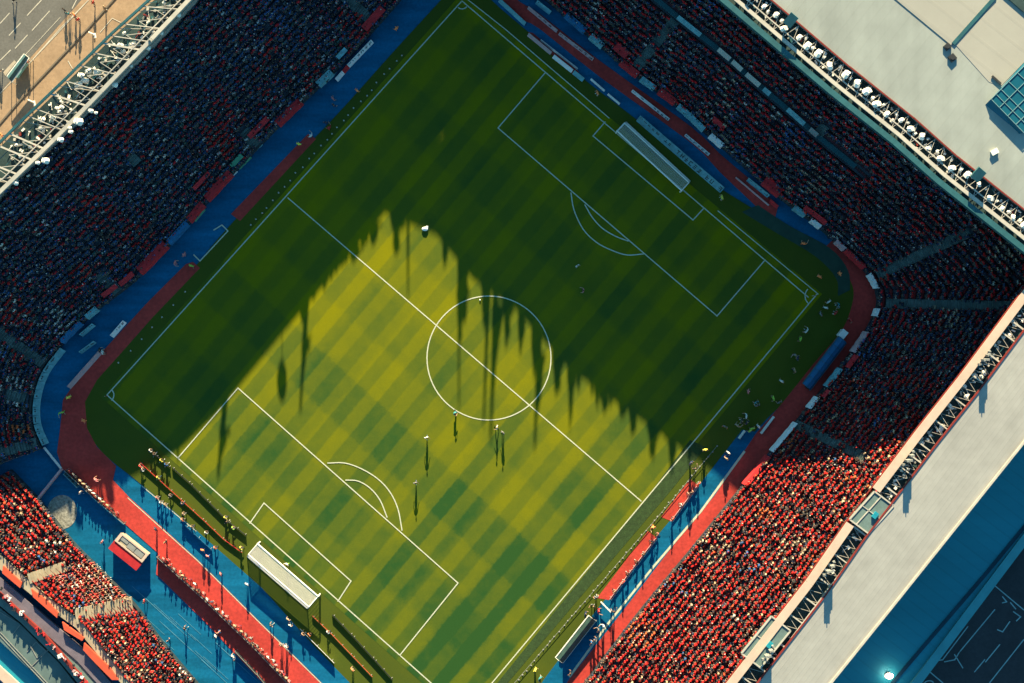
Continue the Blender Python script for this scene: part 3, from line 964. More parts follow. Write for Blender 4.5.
# low annex with the blue roof behind the right stand
an = empty('annex_building', W(960, 600), label='low building with a long plain blue roof behind the right grandstand', cat='building')
rg = [W(x, y, 5.5) for x, y in ((1170, 240), (1034, 410), (903, 576), (822, 678), (745, 780), (840, 790), (922, 683), (1030, 540), (1200, 330))]
az = MB(); az.prism(rg, 5.7); az.build('roof', M['annex'], an)
az = MB()
for (p, q) in (((1030, 520), (1060, 480)), ((1030, 520), (985, 575)), ((985, 575), (895, 680)), ((895, 680), (850, 740))):
    az.bar(W(*p, 5.6), W(*q, 5.6), .5, .14)
az.build('roof_gutter', mat('gutter_dark', (.004, .035, .06), .7, .3, .3), an)
az = MB()
az.bar(W(1060, 492, 5.75), W(916, 683, 5.75), 1.25, .5); az.bar(W(916, 683, 5.75), W(840, 785, 5.75), 1.25, .5)
az.build('parapet', mat('parapet_teal', (.045, .26, .31), .6, .1, .4), an)
lp = empty('roof_lamp', W(888, 675, 5.6), label='glowing round lamp on the blue annex roof at the bottom edge', cat='lamp')
l_ = MB(); c_ = W(888, 675, 5.6); l_.tube(c_, c_ + Vector((0, 0, .5)), .5, .35, 12); l_.build('lamp_base', M['grey'], lp)
l_ = MB(); l_.ball(c_ + Vector((0, 0, .75)), .45, 12, 8, sc=(1.3, .9, .8)); l_.build('globe', M['lamp'], lp, smooth=True)

# --- lower-left stand (sunlit)
FB = [(10, 470, 1.0), (38, 500, 1.0), (72, 542, 1.0), (104, 574, 1.0), (135, 606, 1.0), (160, 640, 1.0), (196, 683, 1.0), (250, 745, 1.0)]
BB = [(-50, 505, 5.2), (-22, 528, 5.2), (12, 562, 5.2), (46, 594, 5.2), (78, 618, 5.2), (102, 648, 5.2), (136, 690, 5.2), (190, 750, 5.2)]
sb_ = Stand(FB, BB, 11, 6)
gb_ = empty('grandstand', W(80, 600), label='small open grandstand of red-clad spectators in the sunny lower-left corner', cat='grandstand')
sb_.terrace(gb_, 'seatred')
ais_b = [(15.0, .35, 1.0), (23.6, .0, 1.0)]
sb_.stairs(gb_, 15.0, .35, 1.0, w=1.5, m_=M['stairs_lit']); sb_.stairs(gb_, 23.6, 0, 1, w=2.2, m_=M['stairs_lit'])
seat_b = sb_.seats(ais_b, spacing=.55, width=1.15, prob=.97)


def quadslab(pts, h, th, m, name, parent):
    b = MB(); b.prism([W(x, y, h) for x, y in pts], th); return b.build(name, m, parent)


quadslab([(-25, 532), (-30, 545), (40, 602), (76, 628), (132, 697), (138, 688), (80, 620), (46, 596)], 5.3, 1.0, M['stairs_lit'], 'rear_ledge', gb_)
for ring in ([(31, 589), (46, 600), (58, 613), (57, 618), (50, 612), (33, 597)], [(62, 622), (84, 638), (82, 641), (64, 630)], [(84, 643), (110, 668), (118, 680), (112, 680), (96, 664), (83, 650)],
             [(3, 566), (22, 583), (20, 588), (2, 573)]):
    quadslab(ring, 5.8, .5, M['orange'], 'orange_panel', gb_)
quadslab([(-20, 560), (40, 612), (84, 650), (125, 700), (112, 700), (78, 662), (30, 620), (-20, 578)], 5.0, .6, mat('purple_ledge', (.12, .10, .13), .8, .2, 1), 'upper_ledge', gb_)
quadslab([(-20, 570), (30, 614), (80, 660), (114, 705), (96, 705), (60, 662), (20, 622), (-20, 590)], 4.8, .6, M['tealroof'], 'concourse', gb_)
quadslab([(-20, 592), (20, 624), (60, 664), (92, 705), (62, 705), (30, 670), (-20, 622)], 4.3, 4.4, mat('concourse_lower', (.085, .125, .125), .8, .2, .5), 'lower_concourse', gb_)
quadslab([(-20, 622), (30, 670), (62, 705), (38, 705), (-20, 645)], 3.2, 3.3, M['annex'], 'blue_canopy', gb_)
quadslab([(-20, 648), (26, 690), (36, 705), (26, 705), (-20, 660)], 3.6, 3.7, M['cream'], 'cream_edge', gb_)
b_ = MB()
for (p, q) in (((-10, 625), (60, 700)), ((0, 632), (50, 686)), ((36, 642), (27, 652)), ((36, 642), (46, 651)), ((46, 651), (37, 658)), ((30, 645), (37, 658)), ((20, 625), (13, 634)), ((0, 612), (16, 622)), ((30, 668), (50, 648))):
    b_.bar(W(*p, 4.36), W(*q, 4.36), .10, .08)
b_.build('roof_ribs', M['grey'], gb_)
b_ = MB()
b_.bar(W(-10, 584, 5.2), W(44, 634, 5.2), .42, .9); b_.bar(W(44, 634, 5.2), W(92, 690, 5.2), .42, .9)
b_.build('parapet', M['redtrim'], gb_)
pp_ = [W(-6, 586, 5.66), W(44, 634, 5.66), W(92, 690, 5.66)]
for k in range(34):
    p, i, f = along(pp_, rng.uniform(.3, 20)); p = p + Vector((rng.normal() * .22, rng.normal() * .22, 0))
    c_ = MB(); sx = rng.uniform(.18, .6); c_.box(p + Vector((0, 0, .18)), (sx, sx * rng.uniform(.4, .9), .36), rng.random() * 3)
    c_.bar(p, p + Vector((.3 * rng.normal(), .3 * rng.normal(), .5)), .07, .07)
    c_.build('spotlight', M[random.choice(('whitecloth', 'whitecloth', 'pinkcloth', 'dark', 'redcloth'))], gb_)
# retaining wall of the blue apron
b_ = MB(); b_.bar(W(62, 469, .5), W(38, 499, .5), .3, 1.1); b_.build('side_wall', M['pinkcloth'], gb_)


# ------------------------------------------------------------------ people
def person_mesh(name, pose):
    """one skinned body with separate head detail; slots: skin, shirt, trousers, hair, shoes"""
    J = {}
    if pose in ('stand', 'walk', 'reach'):
        zs = 0.
        J.update(pel=(0, 0, .95), spn=(0, .0, 1.15), chs=(0, .0, 1.36), nck=(0, .01, 1.50), hd=(0, .02, 1.58))
        sw = {'stand': .04, 'walk': .24, 'reach': .10}[pose]
        for s_, sg in (('L', 1), ('R', -1)):
            f = sw * sg
            J['hip' + s_] = (.10 * sg, 0, .90); J['kne' + s_] = (.11 * sg, f * .55 + .03, .50); J['ank' + s_] = (.115 * sg, f - .02, .09); J['toe' + s_] = (.13 * sg, f + .17, .04)
            J['sho' + s_] = (.19 * sg, 0, 1.42)
            if pose == 'reach' and sg > 0:
                J['elb' + s_] = (.34 * sg, .20, 1.30); J['wri' + s_] = (.30 * sg, .44, 1.38)
            else:
                J['elb' + s_] = (.27 * sg, -f * .4 - .03, 1.15); J['wri' + s_] = (.29 * sg, -f * .6 + .12, .93)
    elif pose == 'sit':
        J.update(pel=(0, 0, .46), spn=(0, -.02, .66), chs=(0, .0, .87), nck=(0, .03, 1.01), hd=(0, .05, 1.09))
        for s_, sg in (('L', 1), ('R', -1)):
            J['hip' + s_] = (.10 * sg, .02, .44); J['kne' + s_] = (.13 * sg, .44, .48); J['ank' + s_] = (.13 * sg, .40, .09); J['toe' + s_] = (.14 * sg, .57, .04)
            J['sho' + s_] = (.19 * sg, .01, .93); J['elb' + s_] = (.26 * sg, .08, .68); J['wri' + s_] = (.18 * sg, .30, .60)
    else:  # kneel: on one knee holding a camera
        J.update(pel=(0, 0, .52), spn=(0, .03, .72), chs=(0, .08, .92), nck=(0, .12, 1.05), hd=(0, .15, 1.13))
        J['hipL'] = (.10, .02, .50); J['kneL'] = (.14, .40, .50); J['ankL'] = (.13, .36, .09); J['toeL'] = (.14, .53, .04)
        J['hipR'] = (-.10, .0, .48); J['kneR'] = (-.13, .12, .08); J['ankR'] = (-.13, -.30, .08); J['toeR'] = (-.13, -.40, .03)
        for s_, sg in (('L', 1), ('R', -1)):
            J['sho' + s_] = (.19 * sg, .09, .97); J['elb' + s_] = (.25 * sg, .26, .80); J['wri' + s_] = (.08 * sg, .42, 1.06)
    Rd = dict(pel=(.155, .115), spn=(.14, .105), chs=(.165, .12), nck=(.058, .06), hd=(.06, .06))
    for s_ in 'LR':
        Rd.update({'hip' + s_: (.098, .10), 'kne' + s_: (.062, .064), 'ank' + s_: (.043, .045), 'toe' + s_: (.042, .032), 'sho' + s_: (.068, .068), 'elb' + s_: (.046, .046), 'wri' + s_: (.032, .030)})
    E = [('pel', 'spn'), ('spn', 'chs'), ('chs', 'nck'), ('nck', 'hd')]
    zone = {('pel', 'spn'): 1, ('spn', 'chs'): 1, ('chs', 'nck'): 1, ('nck', 'hd'): 0}
    for s_ in 'LR':
        for a, b, z in (('pel', 'hip' + s_, 2), ('hip' + s_, 'kne' + s_, 2), ('kne' + s_, 'ank' + s_, 2), ('ank' + s_, 'toe' + s_, 4), ('chs', 'sho' + s_, 1), ('sho' + s_, 'elb' + s_, 1), ('elb' + s_, 'wri' + s_, 0)):
            E.append((a, b)); zone[(a, b)] = z
    names = list(J); idx = {n: i for i, n in enumerate(names)}
    me = bpy.data.meshes.new('skel'); me.from_pydata([J[n] for n in names], [(idx[a], idx[b]) for a, b in E], [])
    ob = bpy.data.objects.new('skel', me); col.objects.link(ob)
    md = ob.modifiers.new('skin', 'SKIN'); md.use_smooth_shade = True
    for i, n in enumerate(names):
        me.skin_vertices[0].data[i].radius = Rd[n]; me.skin_vertices[0].data[i].use_root = (n == 'pel')
    sd = ob.modifiers.new('sub', 'SUBSURF'); sd.levels = 1; sd.render_levels = 1
    dg = bpy.context.evaluated_depsgraph_get()
    ev = ob.evaluated_get(dg)
    body = bpy.data.meshes.new_from_object(ev)
    bpy.data.objects.remove(ob)
    mb = MB()
    vs = [v.co.copy() for v in body.vertices]
    segs = [(Vector(J[a]), Vector(J[b]), zone[(a, b)]) for a, b in E]

    def nearest(p):
        best = (9, 1)
        for a, b, z in segs:
            d_ = b - a; t_ = max(0, min(1, (p - a).dot(d_) / d_.length_squared)); r = (p - a - d_ * t_).length
            if r < best[0]: best = (r, z)
        return best[1]
    for f in body.polygons:
        pass
    mb.v = vs
    for f in body.polygons:
        mb.f.append(tuple(f.vertices)); mb.m.append(nearest(f.center))
    # head
    h = Vector(J['hd']); c = h + Vector((0, .02, .10))
    o0 = len(mb.f)
    mb.ball(c, .1, 12, 9, 0, (.80, .98, 1.2))
    for k in range(o0, len(mb.f)):
        ctr = sum((mb.v[i] for i in mb.f[k]), Vector()) / len(mb.f[k]) - c
        if ctr.z > .045 or (ctr.y < -.01 and ctr.z > -.05): mb.m[k] = 3
    mb.add([c + Vector(p) for p in ((-.014, .092, .0), (.014, .092, .0), (.017, .118, -.028), (-.017, .118, -.028), (0, .088, -.038))], [(0, 1, 2, 3), (3, 2, 4), (0, 3, 4), (1, 4, 2)], 0)
    for sg in (-1, 1):
        mb.ball(c + Vector((.080 * sg, -.005, -.005)), .024, 6, 4, 0, (.45, .8, 1.25))
        mb.ball(c + Vector((.031 * sg, .086, .012)), .011, 6, 4, 3)
    mb.box(c + Vector((0, .084, -.055)), (.042, .012, .010), 0, 0)
    # hands
    for s_, sg in (('L', 1), ('R', -1)):
        wv, e = Vector(J['wri' + s_]), Vector(J['elb' + s_])
        d_ = (wv - e).normalized(); sd_ = Vector((0, 1, 0)).cross(d_); sd_ = sd_.normalized() if sd_.length > .1 else Vector((1, 0, 0)); nr = d_.cross(sd_)
        mb.bar(wv - d_ * .01, wv + d_ * .085, .072, .030, 0)
        for k, L in enumerate((.070, .080, .076, .060)):
            b0 = wv + d_ * .083 + sd_ * (.027 - .018 * k); m_ = b0 + d_ * L * .55 + nr * .006; tip = m_ + d_ * L * .4 + nr * .028
            mb.tube(b0, m_, .009, .0085, 5, 0); mb.tube(m_, tip, .0085, .0065, 5, 0)
        b0 = wv + d_ * .025 + sd_ * .036; m_ = b0 + d_ * .035 + sd_ * .022; mb.tube(b0, m_, .011, .010, 5, 0); mb.tube(m_, m_ + d_ * .035 + nr * .008, .010, .008, 5, 0)
    out = bpy.data.meshes.new(name)
    out.from_pydata([tuple(v) for v in mb.v], [], mb.f)
    for _ in range(5): out.materials.append(None)
    out.polygons.foreach_set('material_index', mb.m)
    out.polygons.foreach_set('use_smooth', [True] * len(mb.f))
    out.update()
    return out


POSE = {p: person_mesh('person_' + p, p) for p in ('stand', 'walk', 'reach', 'sit', 'kneel')}
CL = {
    'red': (.40, .018, .02), 'orange': (.90, .22, .07), 'yellow': (.72, .62, .08), 'white': (.62, .60, .55), 'black': (.015, .015, .018),
    'navy': (.015, .03, .08), 'grey': (.16, .16, .16), 'green': (.28, .50, .06), 'blue': (.02, .12, .32), 'tan': (.35, .24, .15), 'teal': (.03, .20, .22), 'pink': (.5, .16, .16),
    'skin1': (.42, .25, .17), 'skin2': (.30, .16, .10), 'hairdk': (.02, .014, .01), 'hairbr': (.07, .04, .02), 'hairbl': (.26, .17, .08)}
CM = {k: mat('cloth_' + k, v, .85, .08, 6) for k, v in CL.items()}
n_person = 0


def person(x, y, z, face, pose, shirt, trous, label, group=None, hair=None, sc=1.0, world=None):
    global n_person
    p = world if world is not None else W(x, y, z)
    o = bpy.data.objects.new('person', POSE[pose]); col.objects.link(o)
    o.location = p; o.rotation_euler = (0, 0, face); o.scale = (sc, sc, sc)
    ms = [CM[random.choice(('skin1', 'skin1', 'skin2'))], CM[shirt], CM[trous], CM[hair or random.choice(('hairdk', 'hairdk', 'hairbr', 'hairbl'))], CM[random.choice(('black', 'white', 'black'))]]
    for i, m in enumerate(ms):
        o.material_slots[i].link = 'OBJECT'; o.material_slots[i].material = m
    tag(o, label, 'person', group)
    n_person += 1
    return o


def fdir(dx, dy):
    """facing: pixel direction (dx right, dy down) -> z rotation of a figure that looks along +y"""
    return math.atan2(-dy, dx) - math.pi / 2


PZ = .03
# players and officials
pl = [(427, 437, 'walk', 'white', 'navy', 'player in white shirt alone on the sunlit grass below the centre circle'),
      (497, 427, 'walk', 'white', 'black', 'player in white shirt at the lower edge of the centre circle, left of a pair'),
      (503, 432, 'stand', 'grey', 'black', 'player in grey shirt just below the centre circle, right of a pair'),
      (416, 482, 'walk', 'grey', 'navy', 'player in grey shirt near the lower penalty arc casting a long shadow'),
      (577, 266, 'stand', 'white', 'white', 'player in all white on the shaded grass below the upper penalty arc'),
      (583, 291, 'reach', 'pink', 'navy', 'player in pink shirt on the shaded grass right of the centre circle'),
      (455, 412, 'kneel', 'teal', 'black', 'crouching player in teal on the lower left of the centre circle line'),
      (288, 563, 'reach', 'white', 'green', 'goalkeeper in white shirt standing between the lower goal and its goal line')]
for x, y, ps, a, b, lb in pl: person(x, y, PZ, random.uniform(-3, 3), ps, a, b, lb, hair='hairdk' if a != 'white' else 'hairbl', sc=1.12)
# stewards round the edge
sw = [(397, 30, 'orange', 'steward in orange standing on blue track near the upper-left corner'), (358, 92, 'orange', 'steward in orange at the grass edge beside the upper blue track'),
      (334, 100, 'pink', 'upper person of a pair in pink on the blue track above the red strip'), (335, 107, 'navy', 'lower person of a pair in navy on the blue track above the red strip'),
      (330, 129, 'red', 'steward in red at the grass edge just right of the upper red strip end'), (327, 124, 'navy', 'person in navy standing next to the red strip end'),
      (300, 145, 'yellow', 'steward in yellow standing on the end of the upper red strip'), (312, 137, 'white', 'person in white at the corner of the upper red strip'),
      (186, 255, 'pink', 'steward in pink on the blue track beside the white bracket marking'), (177, 263, 'pink', 'steward in pink on the blue track above the lower red strip end'),
      (193, 266, 'green', 'person in green at the end of the lower red strip'), (86, 420, 'orange', 'steward in orange at the grass edge of the left corner bend'), (64, 412, 'green', 'steward in green vest on the blue and red edge of the left bend'),
      (71, 397, 'yellow', 'steward in yellow on the red track below the long pink board'), (105, 352, 'white', 'person in white beside the upper end of the long pink board'), (102, 350, 'black', 'person in black beside the upper end of the long pink board'),
      (98, 479, 'pink', 'person in pink at the top end of the sunlit red track'),
      (597, 94, 'orange', 'steward in orange on grass between the goal line and short white boards'), (721, 198, 'yellow', 'steward in yellow at the lower end of the long teal board'),
      (802, 244, 'orange', 'steward in orange on shaded grass above the right corner flag'), (818, 277, 'orange', 'steward in orange just above the right corner flag'), (838, 274, 'orange', 'steward in orange on the bend of the right corner grass'),
      (834, 313, 'red', 'steward in red on shaded grass below the right corner flag'), (849, 320, 'red', 'steward in red beside the upper end of the long blue dugout'),
      (824, 308, 'white', 'person in white right of a group beneath the right corner flag'), (819, 314, 'grey', 'person in grey within the group beneath the right corner flag'), (827, 302, 'white', 'uppermost person in white beside the right corner flag'), (837, 306, 'teal', 'person in teal on the dark grass near the right bend'),
      (805, 331, 'white', 'person in white left of the long blue dugout'), (799, 339, 'green', 'steward in green vest left of the long blue dugout'), (794, 355, 'grey', 'person in grey left of the middle of the blue dugout'), (796, 358, 'navy', 'person in navy left of the middle of the blue dugout'),
      (793, 370, 'tan', 'person in tan on grass left of the lower blue dugout'), (780, 381, 'white', 'person in white standing alone near the lower end of the blue dugout'), (772, 398, 'green', 'steward in green vest alone between touchline and red track'),
      (778, 402, 'grey', 'person in grey beside the red track below the blue dugout'), (747, 391, 'pink', 'person in pink close to the shaded right touchline'), (755, 402, 'teal', 'person in teal in the shaded crew right of the touchline'), (756, 405, 'grey', 'person in grey in the shaded crew right of the touchline'),
      (745, 416, 'white', 'person in white above the blue mat in the shaded crew'), (746, 422, 'navy', 'person in navy above the blue mat in the shaded crew'), (741, 421, 'black', 'person in black above the blue mat in the shaded crew'), (736, 425, 'tan', 'person in tan left of the green vested crew'),
      (751, 428, 'green', 'first crew member in green vest at the top of the blue mat'), (749, 430, 'green', 'second crew member in green vest at the top of the blue mat'), (757, 426, 'white', 'person in white right of the green vested crew'), (724, 426, 'grey', 'small figure in grey by the dotted line right of touchline'),
      (704, 449, 'yellow', 'steward in yellow at the dotted line where the sunlight begins'), (727, 452, 'white', 'person in white on the edge of the sunlit blue strip'), (725, 458, 'tan', 'person in tan on the edge of the sunlit blue strip'), (694, 468, 'black', 'dark figure on the sunlit grass above the upper red mat'), (690, 462, 'navy', 'navy figure at the shadow edge above the upper red mat'),
      (652, 526, 'orange', 'steward in orange between the two red mats'), (535, 668, 'yellow', 'steward in yellow at the bottom of the right touchline'),
      (596, 596, 'navy', 'person in navy at the lower end of the lower red mat'), (598, 609, 'red', 'person in red beside the white gate bar on the blue strip'), (593, 604, 'black', 'person in black left of the white gate bar'), (613, 610, 'black', 'person in black at the lower end of the white gate bar'), (603, 624, 'white', 'upper person in white on the blue strip below the gate'), (598, 628, 'grey', 'person in grey on the blue strip below the gate'),
      (594, 638, 'navy', 'person in navy with a long shadow across the red track'), (591, 641, 'blue', 'person in blue at the edge of the lower right red track'), (585, 612, 'navy', 'person in navy at the upper end of the framed dugout'), (570, 671, 'black', 'person in black on the lower edge of the right red track'),
      (690, 492, 'black', 'photographer in black beside the upper red mat'), (540, 676, 'teal', 'person in teal at the foot of the right touchline')]
for x, y, c, lb in sw: person(x, y, PZ, random.uniform(-3, 3), random.choice(('stand', 'reach', 'stand')), c, c if c in ('orange', 'yellow', 'green', 'pink', 'red') else random.choice(('black', 'navy', 'grey')), lb, sc=1.28, hair={'orange': 'orange', 'yellow': 'yellow', 'pink': 'pink', 'green': 'green', 'white': 'white', 'red': 'red'}.get(c))
# people on the big blue apron, lower left
ap = [(104, 541, 'pink', 'person in pink on the blue tarmac left of the red hut'), (146, 600, 'red', 'person in red on the blue tarmac below the hut shadow'), (131, 613, 'grey', 'person in grey on blue tarmac by the sunlit stairs'), (186, 627, 'black', 'person in black alone mid blue tarmac with a long shadow'),
      (170, 639, 'navy', 'person in navy on the blue tarmac near the crowd'), (220, 631, 'pink', 'person in pink at the edge of the lower red track'), (217, 635, 'white', 'person in white at the edge of the lower red track'), (236, 658, 'navy', 'person in navy on blue tarmac at the bottom by the track'), (234, 655, 'white', 'person in white on blue tarmac at the bottom by the track'),
      (82, 492, 'white', 'person in white on the dark blue tarmac under the barrier'), (209, 555, 'pink', 'person in pink on the blue strip below the white-topped board'), (222, 573, 'pink', 'person in pink on the boundary of blue strip and red track'), (167, 541, 'black', 'person in black crossing the red track beside the hut'), (157, 528, 'navy', 'person in navy on the red track above the hut'),
      (204, 549, 'orange', 'person in orange at the lower end of the white-topped board'), (248, 583, 'white', 'person in white on the blue strip near the lower goal')]
for x, y, c, lb in ap: person(x, y, PZ if y < 600 else 0.0, random.uniform(-3, 3), random.choice(('stand', 'walk')), c, random.choice(('black', 'navy', 'blue')), lb, sc=1.04)
# photographers along the boards behind the lower goal
ph = [(151, 451, 'white', 'kneel'), (155, 455, 'black', 'kneel'), (162, 461, 'yellow', 'kneel'), (167, 465, 'blue', 'kneel'), (142, 466, 'red', 'stand'), (143, 470, 'white', 'kneel'), (159, 478, 'yellow', 'kneel'), (158, 498, 'pink', 'kneel'), (162, 503, 'white', 'kneel'), (166, 505, 'tan', 'kneel'),
      (171, 496, 'grey', 'kneel'), (183, 504, 'navy', 'kneel'), (184, 514, 'tan', 'kneel'), (183, 520, 'orange', 'kneel'), (193, 527, 'tan', 'kneel'), (207, 533, 'white', 'kneel'), (216, 548, 'orange', 'kneel'), (226, 518, 'yellow', 'kneel'), (227, 522, 'black', 'kneel'), (233, 528, 'green', 'kneel'), (241, 548, 'yellow', 'kneel'),
      (289, 618, 'tan', 'stand'), (291, 624, 'white', 'stand'), (303, 634, 'tan', 'kneel'), (309, 634, 'orange', 'kneel'), (328, 632, 'white', 'kneel'), (353, 668, 'orange', 'stand'), (272, 624, 'black', 'walk'), (287, 645, 'white', 'stand'), (282, 644, 'black', 'stand')]
ph = sorted(ph[:21], key=lambda q: q[0] + q[1]) + sorted(ph[21:], key=lambda q: q[0] + q[1])
dn = {'stand': 'standing', 'kneel': 'kneeling', 'walk': 'walking'}
for k, (x, y, c, ps) in enumerate(ph):
    reg = 'upper black and red boards' if k < 21 else 'lower goal boards'
    n = ORD[k] if k < 21 else ORD[k - 21]
    person(x, y, PZ, fdir(.66, -.75) + random.uniform(-.4, .4), ps, c, random.choice(('black', 'navy', 'grey')), f'{dn[ps]} photographer in {c} behind the {reg}, {n} from the upper left', sc=1.06)
# spectators leaning on the barrier that crosses the red track
bar_line = [(158, 556), (200, 594), (256, 648), (292, 686)]
bp = [W(*p) for p in bar_line]
tl = sum((bp[i + 1] - bp[i]).length for i in range(len(bp) - 1))
d, k = 1.0, 0
used = ['red', 'white', 'black', 'tan', 'navy', 'grey', 'pink']
while d < tl and k < 36:
    p, i, f = along(bp, d)
    off = random.uniform(.35, .9)
    c = random.choice(used)
    person(0, 0, 0, fdir(-.7, .72) + random.uniform(-.7, .7), random.choice(('stand', 'reach', 'stand')), c, random.choice(('black', 'navy', 'grey')), f'bystander in {c} at the red track barrier, {ORD[k]} from the red hut',
           world=Vector((p.x + .66 * off, p.y + .74 * off, PZ)), sc=1.05)
    d += random.uniform(.42, 1.05); k += 1
# the short barrier row at the left end of the apron
bp2 = [W(*p) for p in ((66, 470), (96, 498), (124, 522))]
d, k = .6, 0
while d < 11 and k < 14:
    p, i, f = along(bp2, d); c = random.choice(('white', 'tan', 'grey', 'red', 'black'))
    person(0, 0, 0, fdir(-.7, .7) + random.uniform(-.6, .6), 'stand', c, random.choice(('black', 'grey')), f'bystander in {c} behind the upper blue tarmac barrier, {ORD[k]} from the bend', world=Vector((p.x + .4, p.y + .4, PZ)), sc=1.04)
    d += random.uniform(.5, 1.0); k += 1
# plaza visitors
pz = [(15, 1, 'black', 'person in black on the grey road at the top edge'), (66, 11, 'black', 'person in black at the kerb of the tan plaza, upper of a pair'), (70, 15, 'teal', 'person in teal at the kerb of the tan plaza, lower of a pair'), (80, 21, 'red', 'person in red walking on the tan plaza beside the kerb line'), (76, 16, 'orange', 'person in orange on the tan plaza beside the kerb line'),
      (95, 4, 'red', 'person in red on the tan plaza near the top edge'), (29, 63, 'red', 'person in red beside the white framed stall on the plaza'), (25, 62, 'black', 'person in black beside the white framed stall on the plaza'), (106, 9, 'tan', 'person in tan alone on the plaza near the gantry'), (4, 136, 'orange', 'person in orange on the plaza below the stall'), (1, 71, 'black', 'person in black at the left frame edge by the stall')]
for x, y, c, lb in pz: person(x, y, -.18, random.uniform(-3, 3), random.choice(('walk', 'stand')), c, random.choice(('black', 'navy')), lb, sc=1.1)
# spectators of the block between the two sunlit stairs, each a person
blk = [q for q in seat_b if 15.0 < q[4] < 23.6]
rest_b = [q for q in seat_b if not (15.0 < q[4] < 23.6)]
rows = {}
for q in blk: rows.setdefault(q[5], []).append(q)
names_row = ORD
for r in sorted(rows):
    for s_i, q in enumerate(sorted(rows[r], key=lambda z: z[4])):
        if n_person >= 286:
            rest_b.append(q); continue
        c = random.choices(('red', 'black', 'white', 'navy', 'tan', 'pink', 'grey'), (.50, .14, .10, .08, .06, .07, .05))[0]
        person(0, 0, 0, q[3] - math.pi / 2 + random.uniform(-.25, .25), 'sit' if random.random() < .8 else 'stand', c, random.choice(('black', 'navy', 'red')),
               f'spectator in {c}, middle sunlit block, {ORD[r]} row up, {ORD[min(s_i, len(ORD) - 1)]} from the upper stairs', group='spectators of the small sunlit block',
               world=Vector((q[0] + random.uniform(-.06, .06), q[1] + random.uniform(-.06, .06), q[2] + .03)), sc=random.uniform(.98, 1.1))
for q in rest_b: crowd_pts.append((*q[:4], 'right'))


# the rest of the crowd: one object
def crowd_figure(stand):
    mb = MB()
    if stand:
        z0, zt = .85, 1.45
        mb.add([(-.13, -.08, 0), (.13, -.08, 0), (.13, .1, 0), (-.13, .1, 0), (-.17, -.1, .9), (.17, -.1, .9), (.17, .1, .9), (-.17, .1, .9)], [(0, 1, 5, 4), (1, 2, 6, 5), (2, 3, 7, 6), (3, 0, 4, 7)], 2)
    else:
        z0, zt = .42, .98
        mb.add([(-.18, 0, .42), (.18, 0, .42), (.19, .48, .44), (-.19, .48, .44), (-.17, 0, .57), (.17, 0, .57), (.17, .48, .54), (-.17, .48, .54)], [(4, 5, 6, 7), (1, 2, 6, 5), (2, 3, 7, 6), (3, 0, 4, 7)], 2)
        mb.add([(-.17, .36, 0), (.17, .36, 0), (.17, .5, 0), (-.17, .5, 0), (-.17, .36, .46), (.17, .36, .46), (.17, .5, .46), (-.17, .5, .46)], [(0, 1, 5, 4), (1, 2, 6, 5), (2, 3, 7, 6), (3, 0, 4, 7)], 2)
    mb.add([(-.16, -.11, z0), (.16, -.11, z0), (.16, .11, z0), (-.16, .11, z0), (-.22, -.12, zt - .12), (.22, -.12, zt - .12), (.22, .12, zt - .12), (-.22, .12, zt - .12),
            (-.14, -.08, zt), (.14, -.08, zt), (.14, .08, zt), (-.14, .08, zt)],
           [(0, 1, 5, 4), (1, 2, 6, 5), (2, 3, 7, 6), (3, 0, 4, 7), (4, 5, 9, 8), (5, 6, 10, 9), (6, 7, 11, 10), (7, 4, 8, 11), (8, 9, 10, 11)], 1)
    for sg in (-1, 1):
        a, b, c = Vector((.24 * sg, 0, zt - .13)), Vector((.28 * sg, .06, zt - .38)), Vector((.18 * sg, .32, zt - .42))
        mb.tube(a, b, .06, .05, 4, 1); mb.tube(b, c, .05, .04, 4, 0)
    mb.ball((0, .03, zt + .15), .105, 7, 5, 0, (.85, 1, 1.2))
    ctr = Vector((0, .03, zt + .15)); n0 = len(mb.f) - 7 * 5
    for k in range(n0, len(mb.f)):
        c = sum((mb.v[i] for i in mb.f[k]), Vector()) / len(mb.f[k]) - ctr
        if c.z > -.01 or (c.y < .03 and c.z > -.06): mb.m[k] = 3
    return mb


